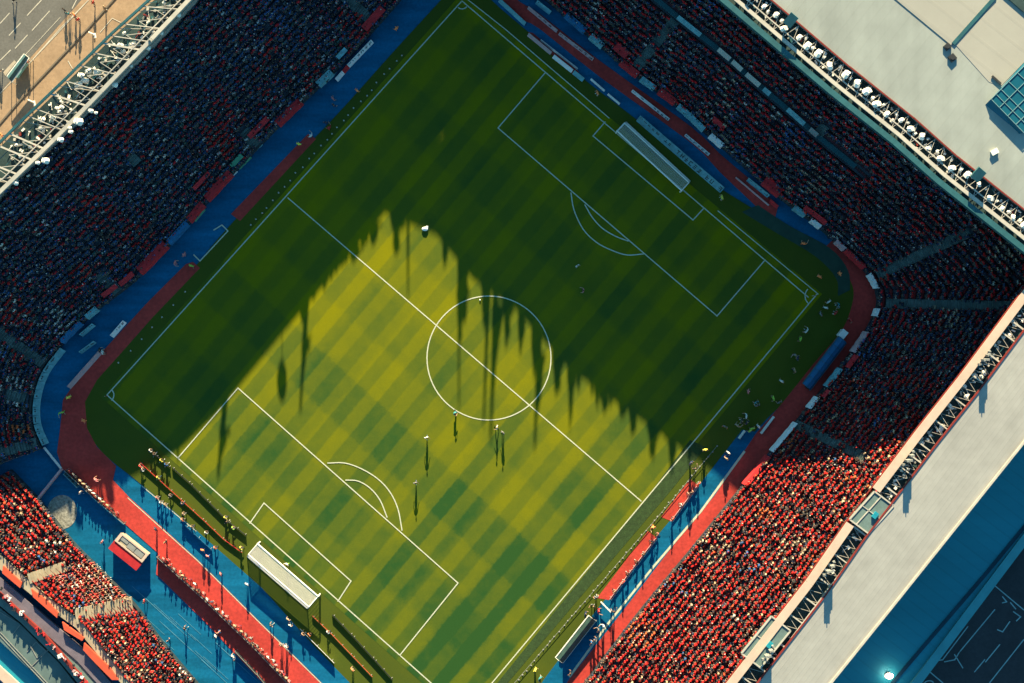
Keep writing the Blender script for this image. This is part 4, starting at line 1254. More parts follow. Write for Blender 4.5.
vis = []
for q in crowd_pts:                                  # keep what the drone can see
    k = S / (1 - q[2] / H); px, py = 512 + q[0] * k, 341.5 - q[1] * k
    if -45 < px < 1070 and -45 < py < 728: vis.append(q)
print('CROWD', len(vis), 'PERSON', n_person)
allV, allF, allC, allL = [], [], [], []
base = 0
for kind_st in (False, True):
    fig = crowd_figure(kind_st)
    fv = np.array([tuple(v) for v in fig.v]); fm = fig.m
    lens = np.array([len(f) for f in fig.f]); flat = np.concatenate([np.array(f) for f in fig.f])
    corner_zone = np.concatenate([np.full(len(f), m) for f, m in zip(fig.f, fm)])
    sub = [q for i, q in enumerate(vis) if (rng.random() < (.16 if q[4] != 'right' else .22)) == kind_st] if kind_st is False else [q for q in vis if q not in chosen]
    if kind_st is False: chosen = set(sub)
    n = len(sub)
    if n == 0: continue
    X = np.array([[q[0], q[1], q[2]] for q in sub]) + np.c_[rng.normal(0, .09, n), rng.normal(0, .09, n), np.full(n, .03)]
    A_ = np.array([q[3] for q in sub]) - math.pi / 2 + rng.normal(0, .25, n)
    sc_ = rng.uniform(.86, 1.08, n)
    ca, sa = np.cos(A_), np.sin(A_)
    V = fv[None] * sc_[:, None, None]
    V = np.stack([V[..., 0] * ca[:, None] - V[..., 1] * sa[:, None], V[..., 0] * sa[:, None] + V[..., 1] * ca[:, None], V[..., 2]], -1) + X[:, None, :]
    shirt = np.zeros((n, 3))
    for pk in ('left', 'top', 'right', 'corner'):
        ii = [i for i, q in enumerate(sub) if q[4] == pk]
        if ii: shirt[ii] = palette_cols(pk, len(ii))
    # supporters' clumps: groups sitting together in like colours
    cx = X[rng.integers(0, n, 150)]; crad = rng.uniform(.7, 2.6, 150)
    ccol = np.array([(.34, .27, .19), (.46, .44, .40), (.02, .02, .026), (.46, .012, .014), (.03, .09, .24), (.48, .10, .03)])[rng.choice(6, 150, p=[.07, .07, .2, .54, .10, .02])]
    for q_ in range(150):
        hit = (np.linalg.norm((X - cx[q_])[:, :2], axis=1) < crad[q_]) & (rng.random(n) < .62)
        shirt[hit] = ccol[q_] * rng.uniform(.7, 1.2, (int(hit.sum()), 1))
    skin = np.array([(.32, .18, .12), (.22, .11, .07), (.38, .24, .17)])[rng.integers(0, 3, n)]
    hair = np.array([(.018, .013, .01), (.05, .03, .018), (.02, .018, .018), (.16, .10, .05), (.38, .015, .015), (.45, .42, .38)])[rng.choice(6, n, p=[.34, .18, .12, .06, .23, .07])]
    tr = np.array([(.015, .018, .03), (.03, .04, .07), (.06, .055, .05)])[rng.integers(0, 3, n)]
    Z = np.stack([skin, shirt, tr, hair], 1)          # n,4,3
    C_ = Z[:, corner_zone]                            # n,corners,3
    allV.append(V.reshape(-1, 3)); allF.append((flat[None] + (np.arange(n) * len(fv))[:, None] + base).ravel())
    allL.append(np.tile(lens, n)); allC.append(C_.reshape(-1, 3)); base += n * len(fv)
V = np.concatenate(allV); F = np.concatenate(allF); Ln = np.concatenate(allL); C_ = np.concatenate(allC)
me = bpy.data.meshes.new('crowd')
me.vertices.add(len(V)); me.vertices.foreach_set('co', V.ravel())
me.loops.add(len(F)); me.loops.foreach_set('vertex_index', F.astype(np.int32))
me.polygons.add(len(Ln)); st0 = np.concatenate([[0], np.cumsum(Ln)[:-1]]).astype(np.int32)
me.polygons.foreach_set('loop_start', st0)
at = me.color_attributes.new('col', 'FLOAT_COLOR', 'CORNER')
at.data.foreach_set('color', np.c_[C_, np.ones(len(C_))].ravel().astype(np.float32))
me.materials.append(M['crowd']); me.update(calc_edges=True); me.validate()
cr = bpy.data.objects.new('crowd', me); col.objects.link(cr)
tag(cr, 'packed crowd of seated spectators filling the rows of all the grandstands', 'crowd', kind='stuff')

# ------------------------------------------------------------------ goals
def goal(px_a, px_b, back_dir, depth, label, cw=.036, cell=.14):
    a, b = W(*px_a), W(*px_b)
    t_ = (b - a).normalized(); n = Vector((-t_.y, t_.x, 0))
    if n.dot(Vector((back_dir[0], -back_dir[1], 0))) < 0: n = -n
    hh = 2.44
    e = empty('goal', (a + b) / 2, label=label, cat='goal')
    z = Vector((0, 0, 1))
    r = .12
    fr = MB()
    fr.tube(a, a + z * hh, r); fr.tube(b, b + z * hh, r); fr.tube(a + z * hh, b + z * hh, r)
    fr.build('posts', M['white'], e)
    bk = MB()
    for p in (a, b):
        bk.tube(p + z * hh, p + n * depth * .72 + z * hh, .07); bk.tube(p + n * depth * .72 + z * hh, p + n * depth + z * .06, .07); bk.tube(p + z * .06, p + n * depth + z * .06, .06)
    bk.tube(a + n * depth + z * .06, b + n * depth + z * .06, .08); bk.tube(a + n * depth * .72 + z * hh, b + n * depth * .72 + z * hh, .08)
    bk.build('net_frame', M['white'], e)
    nt_ = MB()
    L = (b - a).length; k = int(L / cell)
    prof = [Vector((0, 0, hh)), n * depth * .72 + z * hh, n * depth + z * .06]
    for i in range(k + 1):
        p = a + t_ * (L * i / k)
        for j in range(2): nt_.bar(p + prof[j], p + prof[j + 1], cw, .02)
    for j in range(2):
        m_ = max(2, int((prof[j + 1] - prof[j]).length / cell))
        for q in range(m_ + 1):
            o_ = prof[j].lerp(prof[j + 1], q / m_); nt_.bar(a + o_ + z * .004, b + o_ + z * .004, cw, .02)
    for p in (a, b):
        for q in range(1, 11):
            f = q / 11; d2 = depth * (.72 + .28 * (1 - f)); nt_.bar(p + z * hh * f, p + n * d2 + z * hh * f, .02, cw)
        for q in range(1, 8):
            f = q / 8; nt_.bar(p + n * depth * f, p + n * depth * f + z * hh * (1 if f < .72 else (1 - f) / .28), .02, cw)
    nt_.build('net', M['net'], e)
    return e


goal((616, 133), (680, 192), (.67, -.74), 2.2, 'white football goal with net in the shaded upper half', .024, .16)
goal((260, 542), (320, 594), (-.67, .74), 2.85, 'white football goal with net in the sunlit lower half')
bl = MB(); bl.ball(W(480, 300, .14), .11, 10, 8); 
tag(bl.build('football', M['ball'], smooth=True), 'small white football lying on the grass inside the centre circle', 'football')

kb_ = MB(); p = W(425, 229, PZ); kb_.ball(p + Vector((0, 0, .2)), .42, 12, 8, sc=(1.15, .75, .5)); kb_.bar(p + Vector((-.25, 0, .40)), p + Vector((.25, 0, .40)), .05, .05); kb_.ball(p + Vector((.3, .3, .12)), .2, 8, 6, sc=(1.2, .9, .7))
tag(kb_.build('kit_bag', M['ball']), 'white kit bag on the grass at the tip of the stand shadow', 'bag')

# corner flags
for (x, y, lb) in ((812, 296, 'corner flag on the right corner of the pitch'), (107, 396, 'corner flag on the left corner of the pitch')):
    e = empty('corner_flag', W(x, y), label=lb, cat='corner flag')
    MB().tube(W(x, y), W(x, y) + Vector((0, 0, 1.5)), .03).build('pole', M['white'], e)
    p = W(x, y); f = MB(); f.add([p + Vector(q) for q in ((0, 0, 1.5), (.42, .05, 1.48), (.38, .0, 1.15), (0, 0, 1.15), (0, .03, 1.5), (.42, .08, 1.48), (.38, .03, 1.15), (0, .03, 1.15))], [(0, 1, 2, 3), (7, 6, 5, 4), (0, 4, 5, 1), (2, 1, 5, 6), (3, 2, 6, 7)]); f.build('flag', M['redcloth'], e)

# marker cones in lines outside the touchlines
def cone_line(pts, step, label, group, m):
    P = [W(*p) for p in pts]; tl_ = sum((P[i + 1] - P[i]).length for i in range(len(P) - 1)); d = 0; first = None
    while d < tl_:
        p, i, f = along(P, d); p = p + Vector((rng.normal() * .06, rng.normal() * .06, PZ))
        if first is None:
            mb = MB(); mb.tube((0, 0, 0), (0, 0, .03), .13, .11, 10); mb.tube((0, 0, .03), (0, 0, .14), .09, .03, 10)
            o = mb.build('marker_cone', m, local=True); first = o
        else:
            o = first.copy(); col.objects.link(o)
        o.location = p; tag(o, label, 'cone', group); d += step * (0.8 + .4 * rng.random())


cone_line([(402, 55), (330, 136), (250, 226)], 1.3, 'pale marker cone in the dotted line outside the upper-left touchline', 'cones along the upper-left touchline', M['pale'])
cone_line([(186, 292), (150, 330), (116, 366)], 2.2, 'pale marker cone in the sparse line beside the lower red strip', 'cones beside the lower red strip', M['pale'])
cone_line([(717, 446), (668, 505), (560, 630), (512, 688)], .95, 'grey marker cone in the close line beside the dark turf strip', 'cones along the dark turf strip', M['grey'])
rp = MB(); P = [W(x, y, .3) for x, y in ((717, 446), (668, 505), (560, 630), (505, 694))]
for i in range(3): rp.bar(P[i], P[i + 1], .05, .05)
tag(rp.build('rope', M['grey']), 'thin grey rope running along the cones outside the right touchline', 'rope')


# ------------------------------------------------------------------ boards, banners, barriers
def board(p, q, m, label, up=1.0, lean=.9, face=(1, 0), z=0.02, marks=None, cat='advert board', group=None, name='advert_board', mark_m='dark'):
    """leaning panel along photo line p-q; face: pixel direction it leans away from (shows its face that way)"""
    lean *= .62; up *= .85
    a, b = W(*p), W(*q); a.z = b.z = 0
    n = Vector((face[0], -face[1], 0)).normalized()
    zz = Vector((0, 0, z))
    bt = n * (-lean) + Vector((0, 0, up))
    th = bt.cross(b - a).normalized() * .06
    e = empty(name, (a + b) / 2 + zz, label=label, cat=cat, group=group)
    mb = MB()
    lo = Vector((0, 0, .06))
    r0 = [a + lo + zz, b + lo + zz, b + bt + zz, a + bt + zz]
    mb.add(r0 + [v + th for v in r0], [(3, 2, 1, 0), (4, 5, 6, 7), (0, 1, 5, 4), (1, 2, 6, 5), (2, 3, 7, 6), (3, 0, 4, 7)])
    mb.build('panel', m if not isinstance(m, str) else M[m], e)
    L = (b - a).length; k = max(2, int(L / 2.5))
    sg = -1 if (bt.cross(b - a)).z < 0 else 1
    sm = MB()
    for i in range(k + 1):
        o = a.lerp(b, (i + .15) / (k + .3))
        sm.bar(o + bt * .8 + zz - th * .2 * sg, o + n * (-lean - .15) + zz + Vector((0, 0, .02)), .06, .06)
    sm.build('strut', M['grey'], e)
    if marks:
        # lettering blocks: too blurred to read in the photograph, kept as unreadable strokes
        mk_ = MB(); off = th.normalized() * (.075 if sg > 0 else .015) 
        off = Vector((0, 0, 1)) * .0 + (th.normalized() * (.075) if th.z > 0 else th.normalized() * (-.012))
        u = (b - a) / L; n_l = int(L / marks)
        for i in range(n_l):
            if rng.random() < .15: continue
            s0 = (i + .18) / n_l * L; s1 = (i + .80) / n_l * L
            for (f0, f1, g0, g1) in random.sample([(.2, .32, 0, 1), (.68, .8, 0, 1), (.44, .56, 0, 1), (.2, .8, 0, .25), (.2, .8, .75, 1), (.2, .8, .4, .62)], 3):
                c0, c1 = s0 + (s1 - s0) * g0, s0 + (s1 - s0) * g1
                mk_.add([a + u * c0 + bt * f0 + zz + off, a + u * c1 + bt * f0 + zz + off, a + u * c1 + bt * f1 + zz + off, a + u * c0 + bt * f1 + zz + off], [(0, 1, 2, 3)])
                off = off + off.normalized() * .0008
        if mk_.f: mk_.build('lettering', M[mark_m], e)
    return e


NE = (-.64, .77)   # towards the pitch from the top-right side
NW = (.72, .69)
SW = (.67, -.74)
SE = (-.78, -.62)
tb = [((498, 2), (524, 26), 'tealcloth', 'short pale teal board at the pitch corner near the top edge', .9, .8, None),
      ((527, 36), (550, 55), 'pinkcloth', 'pink board along the front of the small red mat, upper of two', .8, .7, None),
      ((552, 58), (571, 73), 'whitecloth', 'pale board along the front of the small red mat, lower of two', .8, .8, None),
      ((540, 41), (577, 70), 'whitecloth', 'thin white board along the back of the small red mat', .6, .3, None),
      ((572, 74), (582, 82), 'tealcloth', 'pale teal board at the lower end of the small red mat', .9, .9, None),
      ((590, 80), (604, 92), 'whitecloth', 'thin white board on blue track, left of a short pair', .6, .35, None),
      ((607, 95), (619, 105), 'whitecloth', 'thin white board on blue track, right of a short pair', .6, .35, None),
      ((636, 121), (720, 193), 'tealcloth', 'long pale teal lettered board behind the upper goal', 1.1, 1.45, .8),
      ((527, 9), (556, 33), 'pinkcloth', 'pinkish lettered board on the shaded red track near the top edge', .8, .6, .8),
      ((558, 35), (592, 61), 'pinkcloth', 'pinkish lettered board further down the shaded red track', .8, .6, .8),
      ((631, 92), (668, 121), 'whitecloth', 'white lettered board on the shaded red track above the goal', .8, .5, .7),
      ((684, 136), (708, 156), 'whitecloth', 'white lettered board on the shaded red track right of the goal', .8, .5, .7),
      ((735, 178), (768, 206), 'pinkcloth', 'thin pale board near the end of the shaded red track', .5, .25, None),
      ((746, 181), (767, 198), 'tealcloth', 'teal lettered board between red track and crowd wall', .9, .8, 1.0),
      ((535, 4), (549, 15), 'tealcloth', 'pale teal lettered board between red track and crowd near the top edge', .9, .9, 1.0),
      ((768, 202), (776, 209), 'redcloth', 'small red block at the end of the shaded red track', .8, .8, None)]
for p, q, m, lb, u_, ln, mk_ in tb: board(p, q, m, lb, u_, ln, NE, marks=mk_)


def crowd_banner(st, m0, m1, m, label, t1=.045, drop=.9, tt=0.0, marks=None):
    """cloth hung over the front wall of a stand"""
    mb = MB(); k = max(2, int(abs(m1 - m0) * 3)); t1 = t1 * .6
    vs = []
    for i in range(k + 1):
        mm = m0 + (m1 - m0) * i / k
        f, b = st.pt(mm, tt), st.pt(mm, tt + t1)
        n = np.array(st.pt(mm, 0) - st.pt(mm, 1)); n[2] = 0; n /= np.linalg.norm(n)
        z = st.zrow(mm, tt * st.N) + .95
        o_ = f + n * (.26 + .03 * math.sin(i * 1.7))
        if tt == 0: vs += [(o_[0] + n[0] * .25, o_[1] + n[1] * .25, z - drop), (o_[0], o_[1], z + .02), (b[0], b[1], z + .12)]
        else: vs += [(f[0], f[1], z + .35), ((f[0] + b[0]) / 2, (f[1] + b[1]) / 2, z + .45 + .08 * math.sin(i * 2.1)), (b[0], b[1], z + .6)]
    fs = []
    for i in range(k):
        for j in range(2): fs.append((3 * i + j, 3 * i + 3 + j, 3 * i + 4 + j, 3 * i + 1 + j))
    mb.add(vs, fs); mb.add([(x, y, z - .03) for x, y, z in vs], [tuple(reversed(f)) for f in fs])
    return tag(mb.build('banner', M[m] if isinstance(m, str) else m), label, 'banner')


cb = [(17.2, 18.7, 'redcloth', 'large bright red banner in the front rows by the stairs behind the top goal', .12, .0, .03),
      (18.6, 20.6, 'redcloth', 'red banner hung on the crowd wall below the stairs behind the top goal', .05, .9, 0),
      (14.8, 16.3, 'tealcloth', 'pale teal banner on crowd wall near the upper part of top stand', .04, .9, 0),
      (12.0, 14.2, 'bluecloth', 'blue banner on the crowd wall near the top edge', .04, .9, 0),
      (21.0, 22.4, 'tealcloth', 'teal banner on the crowd wall left of the goal', .03, .9, 0),
      (22.8, 24.6, 'redcloth', 'red banner on the crowd wall straight above the goal', .05, .9, 0),
      (25.0, 29.6, 'tealcloth', 'long pale teal banner on crowd wall right of the goal', .03, .9, 0),
      (30.6, 32.6, 'whitecloth', 'white banner on the crowd wall above the teal lettered board', .03, .9, 0),
      (29.5, 31.4, 'redcloth', 'narrow red banner held over front rows right of the goal', .06, .0, .09),
      (38.5, 41.2, 'redcloth', 'red banner in front rows above the end of the shaded red track', .09, .9, 0),
      (44.4, 46.8, 'tealcloth', 'teal banner on the crowd wall before the right bend', .03, .9, 0),
      (45.8, 50.2, 'redcloth', 'long red banner along front rows before the right bend', .07, .0, .02),
      (48.0, 50.0, 'whitecloth', 'white banner on the crowd wall before the right bend', .02, .9, 0),
      (53.0, 54.8, 'pinkcloth', 'pale pink banner on the crowd wall within the right bend', .02, .9, 0),
      (55.0, 59.0, 'redcloth', 'red banner on the crowd wall within the right bend', .025, .9, 0),
      (60.5, 64.6, 'whitecloth', 'white banner on the tightest part of the right bend', .02, .9, 0)]
for m0, m1, m, lb, t1, dr, tt in cb: crowd_banner(st_, m0, m1, m, lb, t1, dr if dr else .9, tt)
cl = [(16.3, 17.8, 'tealcloth', 'small pale teal banner on wall by the upper-left stairs', .05, 0), (14.5, 15.3, 'tealcloth', 'square pale teal banner at the foot of the upper-left stairs', .06, .02), (11.5, 13.0, 'redcloth', 'red banner in the front rows near the top of the left stand', .10, .01),
      (19.8, 22.6, 'redcloth', 'long red banner on the front wall below the upper-left stairs', .06, 0), (22.8, 25.0, 'redcloth', 'dark red banner held over front rows, left stand upper part', .07, .06), (26.2, 27.2, 'greencloth', 'green banner at the foot of the stairs opposite the red strip', .06, .01),
      (27.5, 30.0, 'redcloth', 'long red banner on the front wall opposite the halfway line', .06, 0), (28.5, 30.2, 'redcloth', 'red banner held over front rows opposite the halfway line', .05, .10), (30.6, 33.6, 'redcloth', 'red banner on the front wall opposite the white bracket marking', .05, 0),
      (34.0, 36.4, 'bluecloth', 'blue banner on the front wall beside red banners', .04, 0), (36.6, 39.2, 'redcloth', 'red banner on the front wall left of the pink stewards', .08, 0), (39.6, 41.2, 'redcloth', 'red banner in front rows above the teal stair foot', .06, .01), (41.5, 43.5, 'redcloth', 'faded red banner on front wall near the small white boards', .06, .02),
      (45.0, 46.6, 'tealcloth', 'pale teal banner on the wall where the left bend begins', .03, 0), (47.4, 50.6, 'bluecloth', 'blue banner on the wall along the start of the left bend', .03, 0)]
for m0, m1, m, lb, t1, tt in cl: crowd_banner(sl_, m0, m1, m, lb, t1, .9, tt)
cR = [(5.6, 7.2, 'whitecloth', 'pale banner on wall where the right bend ends', .02, 0), (10.0, 13.0, 'pinkcloth', 'pink and white banner on the wall by the blue dugout top', .03, 0), (13.2, 15.0, 'redcloth', 'red banner in the front rows beside the blue dugout', .08, .01), (15.4, 18.4, 'tealcloth', 'pale teal banner on the wall by the middle of the blue dugout', .03, 0),
      (18.7, 19.9, 'redcloth', 'small red banner in the front rows by the lower blue dugout', .06, .01), (20.2, 22.2, 'whitecloth', 'white banner on the wall by the lower end of the dugout', .03, 0), (24.8, 29.4, 'whitecloth', 'long thin white banner on the wall above the sunlit red track', .012, 0), (30.0, 33.0, 'redcloth', 'red banner on the wall where sunlight reaches the red track', .04, 0)]
for m0, m1, m, lb, t1, tt in cR: crowd_banner(sr_, m0, m1, m, lb, t1, .9, tt)

lb_ = [((339, 83), (351, 71), 'whitecloth', 'white panel at the lower end of the long sectioned board', 1.0), ((346, 75), (349, 72), 'redcloth', 'red section', None)]
board((338, 82), (345, 74), 'whitecloth', 'white end section of the sectioned board on the upper blue track', 1.0, .8, NW)
board((345, 74), (350, 68), 'redcloth', 'red section of the sectioned board on the upper blue track', 1.0, .8, NW)
board((350, 68), (374, 43), 'whitecloth', 'long white lettered section of the board on the upper blue track', 1.0, .8, NW, marks=.8, mark_m='teal')
board((334, 76), (339, 69), 'tealcloth', 'small bright teal panel behind the sectioned board', 1.0, 1.2, NW)
board((377, 28), (383, 21), 'tealcloth', 'small teal panel by the crowd near the top edge', 1.0, 1.0, NW)
board((114, 338), (127, 323), 'whitecloth', 'white lettered board beside the lower red strip', 1.0, .9, NW, marks=.7)
board((82, 354), (97, 343), 'tealcloth', 'dark lettered board on the blue track of the left bend', .9, .7, NW, marks=.8)
board((83, 337), (96, 326), 'tealcloth', 'pale teal lettered board by the crowd at the left bend', .9, .9, NW, marks=.9)
board((71, 389), (103, 353), 'pinkcloth', 'long pink board with pale edges between blue and red of left bend', .9, .9, NW)
for k, ((p, q), m) in enumerate(sorted(((((157, 252), (170, 237)), 'whitecloth'), (((196, 222), (206, 210)), 'greencloth'), (((163, 248), (173, 236)), 'tealcloth'), (((240, 170), (252, 158)), 'greencloth'), (((253, 154), (263, 145)), 'tealcloth'), (((225, 184), (238, 172)), 'whitecloth'), (((283, 122), (293, 112)), 'pinkcloth'), (((136, 272), (146, 262)), 'greencloth')), key=lambda z: -z[0][0][1])):
    board(p, q, m, f'small {dict(whitecloth="white", greencloth="green", tealcloth="teal", pinkcloth="pink")[m]} board by the left stand wall, {ORD[k]} of eight from the lower left', .8, .6, NW)
# curved lettered board of the left bend
cbp = smooth_path([(66, 351), (49, 374), (41, 399), (41, 423), (49, 443)], 3)
for i in range(len(cbp) - 1):
    if i in (0, 3, 4) : pass
    (x0, y0), (x1, y1) = cbp[i], cbp[i + 1]
    nx, ny = (y1 - y0), -(x1 - x0)
    board((x0, y0), (x1, y1), 'tealcloth', f'lettered teal board on the outer edge of the left bend, {ORD[i]} panel from the top', 1.2, 1.35, (abs(nx), -ny if nx < 0 else ny), marks=.75, mark_m='dark')
# boards along the sunlit lower left
board((45, 447), (62, 468), 'whitecloth', 'thin white board closing the lower end of the left bend', .6, .3, (.8, -.6))
board((66, 472), (80, 486), 'tealcloth', 'pale lettered board at the top of the blue tarmac', .9, .6, SW, marks=.7)
board((185, 526), (212, 551), 'blue2', 'blue board with pale top edge on the sunlit blue strip', .95, .4, (-.67, .74))
board((300, 629), (334, 663), 'whitecloth', 'thin white board on the blue strip below the lower goal', .95, .25, (-.67, .74))
for k, (p, q) in enumerate((((140, 463), (160, 481)), ((160, 481), (182, 501)), ((182, 501), (204, 521)), ((204, 521), (224, 540)), ((224, 540), (242, 553)), ((312, 616), (332, 635)), ((332, 635), (352, 656)), ((352, 656), (372, 677)))):
    board(p, q, 'redcloth' if k < 5 else 'orange', f'low red-topped black board behind the goal line, {ORD[k] if k < 5 else ORD[k - 5]} {"above" if k < 5 else "below"} the lower goal', .55, .2, (-.67, .74))
for k, (p, q) in enumerate((((156, 456), (170, 468)), ((172, 468), (190, 484)), ((190, 484), (208, 502)), ((208, 502), (226, 520)), ((228, 522), (246, 536)), ((332, 615), (352, 636)), ((352, 636), (374, 660)), ((374, 660), (392, 680)))):
    board(p, q, 'dark', f'low black board along the goal line, {ORD[k] if k < 5 else ORD[k - 5]} {"above" if k < 5 else "below"} the lower goal', .65, .3, (-.67, .74))
# right side lit boards
board((738, 438), (744, 430), 'whitecloth', 'short white board left of the shaded blue mat', .7, .4, SE)
board((760, 433), (773, 416), 'whitecloth', 'white board between shaded blue mat and red track', .7, .4, SE)

for p, q, lb in (((698, 487), (672, 522), 'white low board along the edge of the upper red mat on the right side'), ((657, 539), (634, 569), 'white low board along the lower red mat, upper of two'), ((633, 570), (611, 600), 'white low board along the lower red mat, lower of two')):
    board(p, q, 'pinkcloth', lb, .5, .5, (.78, .62), marks=.6, mark_m='redcloth')
dk_people = [(701, 486), (692, 498), (684, 508), (675, 521), (661, 537), (655, 545), (646, 556), (640, 565), (631, 577), (626, 584), (618, 594)]
for k, (x, y) in enumerate(dk_people):
    c = random.choice(('white', 'pink', 'red', 'black', 'tan'))
    person(x - 3, y - 3, PZ, fdir(-.78, -.62) + random.uniform(-.4, .4), 'kneel' if k % 3 else 'stand', c, random.choice(('black', 'navy')), f'person in {c} at the edge of the {"upper" if k < 4 else "lower"} red mat, {ORD[k if k < 4 else k - 4]} from its top', sc=1.05)
# crowd barriers
bproto = MB()
L = 2.3
bproto.box((0, 0, .58), (L, .05, .9)); bproto.box((0, 0, 1.06), (L + .06, .09, .06))
bpanel = MB(); bpanel.box((0, 0, .58), (L, .04, .92))
fr_ = MB(); fr_.bar((-L / 2, 0, 1.07), (L / 2, 0, 1.07), .06, .06); fr_.bar((-L / 2, 0, 0), (-L / 2, 0, 1.05), .05, .05); fr_.bar((L / 2, 0, 0), (L / 2, 0, 1.05), .05, .05)
for x_ in (-L / 2 + .1, L / 2 - .1): fr_.bar((x_, -.3, .02), (x_, .3, .02), .06, .04)
bt0 = None
for line, lbl, grp in ((bp, 'dark covered crowd barrier panel crossing the red track below the red hut', 'barriers across the red track'), (bp2, 'dark covered crowd barrier panel above the blue tarmac near the bend', 'barriers above the blue tarmac'),
                       ([W(*p) for p in ((236, 650), (262, 678), (280, 700))], 'dark covered crowd barrier panel at the bottom edge of the blue tarmac', 'barriers at the bottom edge')):
    tl_ = sum((line[i + 1] - line[i]).length for i in range(len(line) - 1)); d = L / 2
    while d < tl_:
        p, i, f = along(line, d); dd = line[i + 1] - line[i]
        if bt0 is None:
            bt0 = empty('crowd_barrier', (0, 0, 0)); bpanel.build('panel', M['dark'], bt0, local=True); fr_.build('frame', M['grey'], bt0, local=True); e = bt0
        else: e = copy_tree(bt0)
        e.location = Vector((p.x, p.y, .01)); e.rotation_euler = (0, 0, math.atan2(dd.y, dd.x)); tag(e, lbl, 'barrier', grp)
        d += L + .08

# ------------------------------------------------------------------ red hut, dugouts, kiosk
hut = empty('control_hut', W(138, 550), label='red and cream commentary hut with sloping red roof on the blue tarmac', cat='hut')
ax = Vector((.78, -.625, 0)).normalized(); ay = Vector((-.625, -.78, 0)).normalized()   # along, towards lower left
o0 = W(124, 532, 0); Lh = 5.0


def hp(u, v, z): return o0 + ax * u + ay * v + Vector((0, 0, z))


hb_ = MB(); hb_.add([hp(0, 0, 0), hp(Lh, 0, 0), hp(Lh, 2.6, 0), hp(0, 2.6, 0), hp(0, 0, 1.75), hp(Lh, 0, 1.75), hp(Lh, 1.45, 1.75), hp(0, 1.45, 1.75), hp(0, 2.6, 1.5), hp(Lh, 2.6, 1.5)],
                    [(0, 1, 5, 4), (4, 5, 6, 7), (2, 3, 8, 9), (1, 2, 9, 6, 5), (0, 4, 7, 8, 3)])
hb_.build('body', M['stairs_lit'], hut)
hr = MB(); hr.add([hp(-.15, 1.4, 1.8), hp(Lh + .15, 1.4, 1.8), hp(Lh + .15, 2.95, 1.64), hp(-.15, 2.95, 1.64), hp(-.15, 1.4, 1.72), hp(Lh + .15, 1.4, 1.72), hp(Lh + .15, 2.95, 1.56), hp(-.15, 2.95, 1.56)],
                  [(0, 3, 2, 1), (4, 5, 6, 7), (0, 1, 5, 4), (3, 7, 6, 2), (1, 2, 6, 5), (0, 4, 7, 3)]); hr.build('red_roof', M['redcloth'], hut)
hf = MB()
for (u0, u1, v0, v1) in ((-.1, Lh + .1, -.1, .12), (-.1, Lh + .1, 1.2, 1.42), (-.1, .35, .12, 1.2), (Lh - .3, Lh + .1, .12, 1.2)):
    hf.prism([hp(u0, v0, 1.92), hp(u1, v0, 1.92), hp(u1, v1, 1.92), hp(u0, v1, 1.92)], .12)
hf.build('roof_edge', M['cream'], hut)
for u0, u1 in ((.4, 1.7), (1.8, 3.1), (3.2, 4.6)):
    hg = MB(); hg.prism([hp(u0, .2, 1.84), hp(u1, .2, 1.84), hp(u1, .75 + .3 * (u0 > 1), 1.84), hp(u0, .75 + .3 * (u0 > 1), 1.84)], .05); hg.build('roof_panel', M['grey'], hut)


def dugout(p, q, depth_dir, depth, label, m_roof, m_frame, clear=False):
    a, b = W(*p), W(*q); n = Vector((depth_dir[0], -depth_dir[1], 0)).normalized()
    e = empty('dugout', (a + b) / 2, label=label, cat='dugout')
    L_ = (b - a).length; t_ = (b - a).normalized(); k = 1 if clear else max(6, int(L_ / 1.4))
    z = Vector((0, 0, 1))
    r = MB(); prof = [(0, 2.05), (depth * .45, 2.2), (depth * .8, 1.9), (depth, 1.2)]
    vs = []
    for d_, h_ in prof: vs += [a + n * d_ + z * h_, b + n * d_ + z * h_]
    r.add(vs, [(2 * i, 2 * i + 1, 2 * i + 3, 2 * i + 2) for i in range(3)])
    r.add([v - z * .05 for v in vs], [(2 * i + 2, 2 * i + 3, 2 * i + 1, 2 * i) for i in range(3)])
    r.build('roof', m_roof, e)
    f = MB(); f.bar(a + z * 2.08, b + z * 2.08, .14, .12); f.bar(a + n * depth + z * 1.2, b + n * depth + z * 1.2, .08, .08)
    for i in range(k + 1):
        o = a.lerp(b, i / k)
        for j in range(3): f.bar(o + n * prof[j][0] + z * (prof[j][1] + .03), o + n * prof[j + 1][0] + z * (prof[j + 1][1] + .03), .05, .05)
        f.bar(o + n * depth, o + n * depth + z * 1.2, .06, .06)
    f.build('frame', m_frame, e)
    s_ = MB(); s_.prism([a + n * depth * .5 + z * .45, b + n * depth * .5 + z * .45, b + n * depth * .85 + z * .45, a + n * depth * .85 + z * .45], .4); s_.build('bench', M['dark'], e)
    w_ = MB(); w_.add([a + n * depth, b + n * depth, b + n * depth + z * 1.18, a + n * depth + z * 1.18], [(0, 1, 2, 3)]); w_.build('back_panel', m_roof, e)
    return e


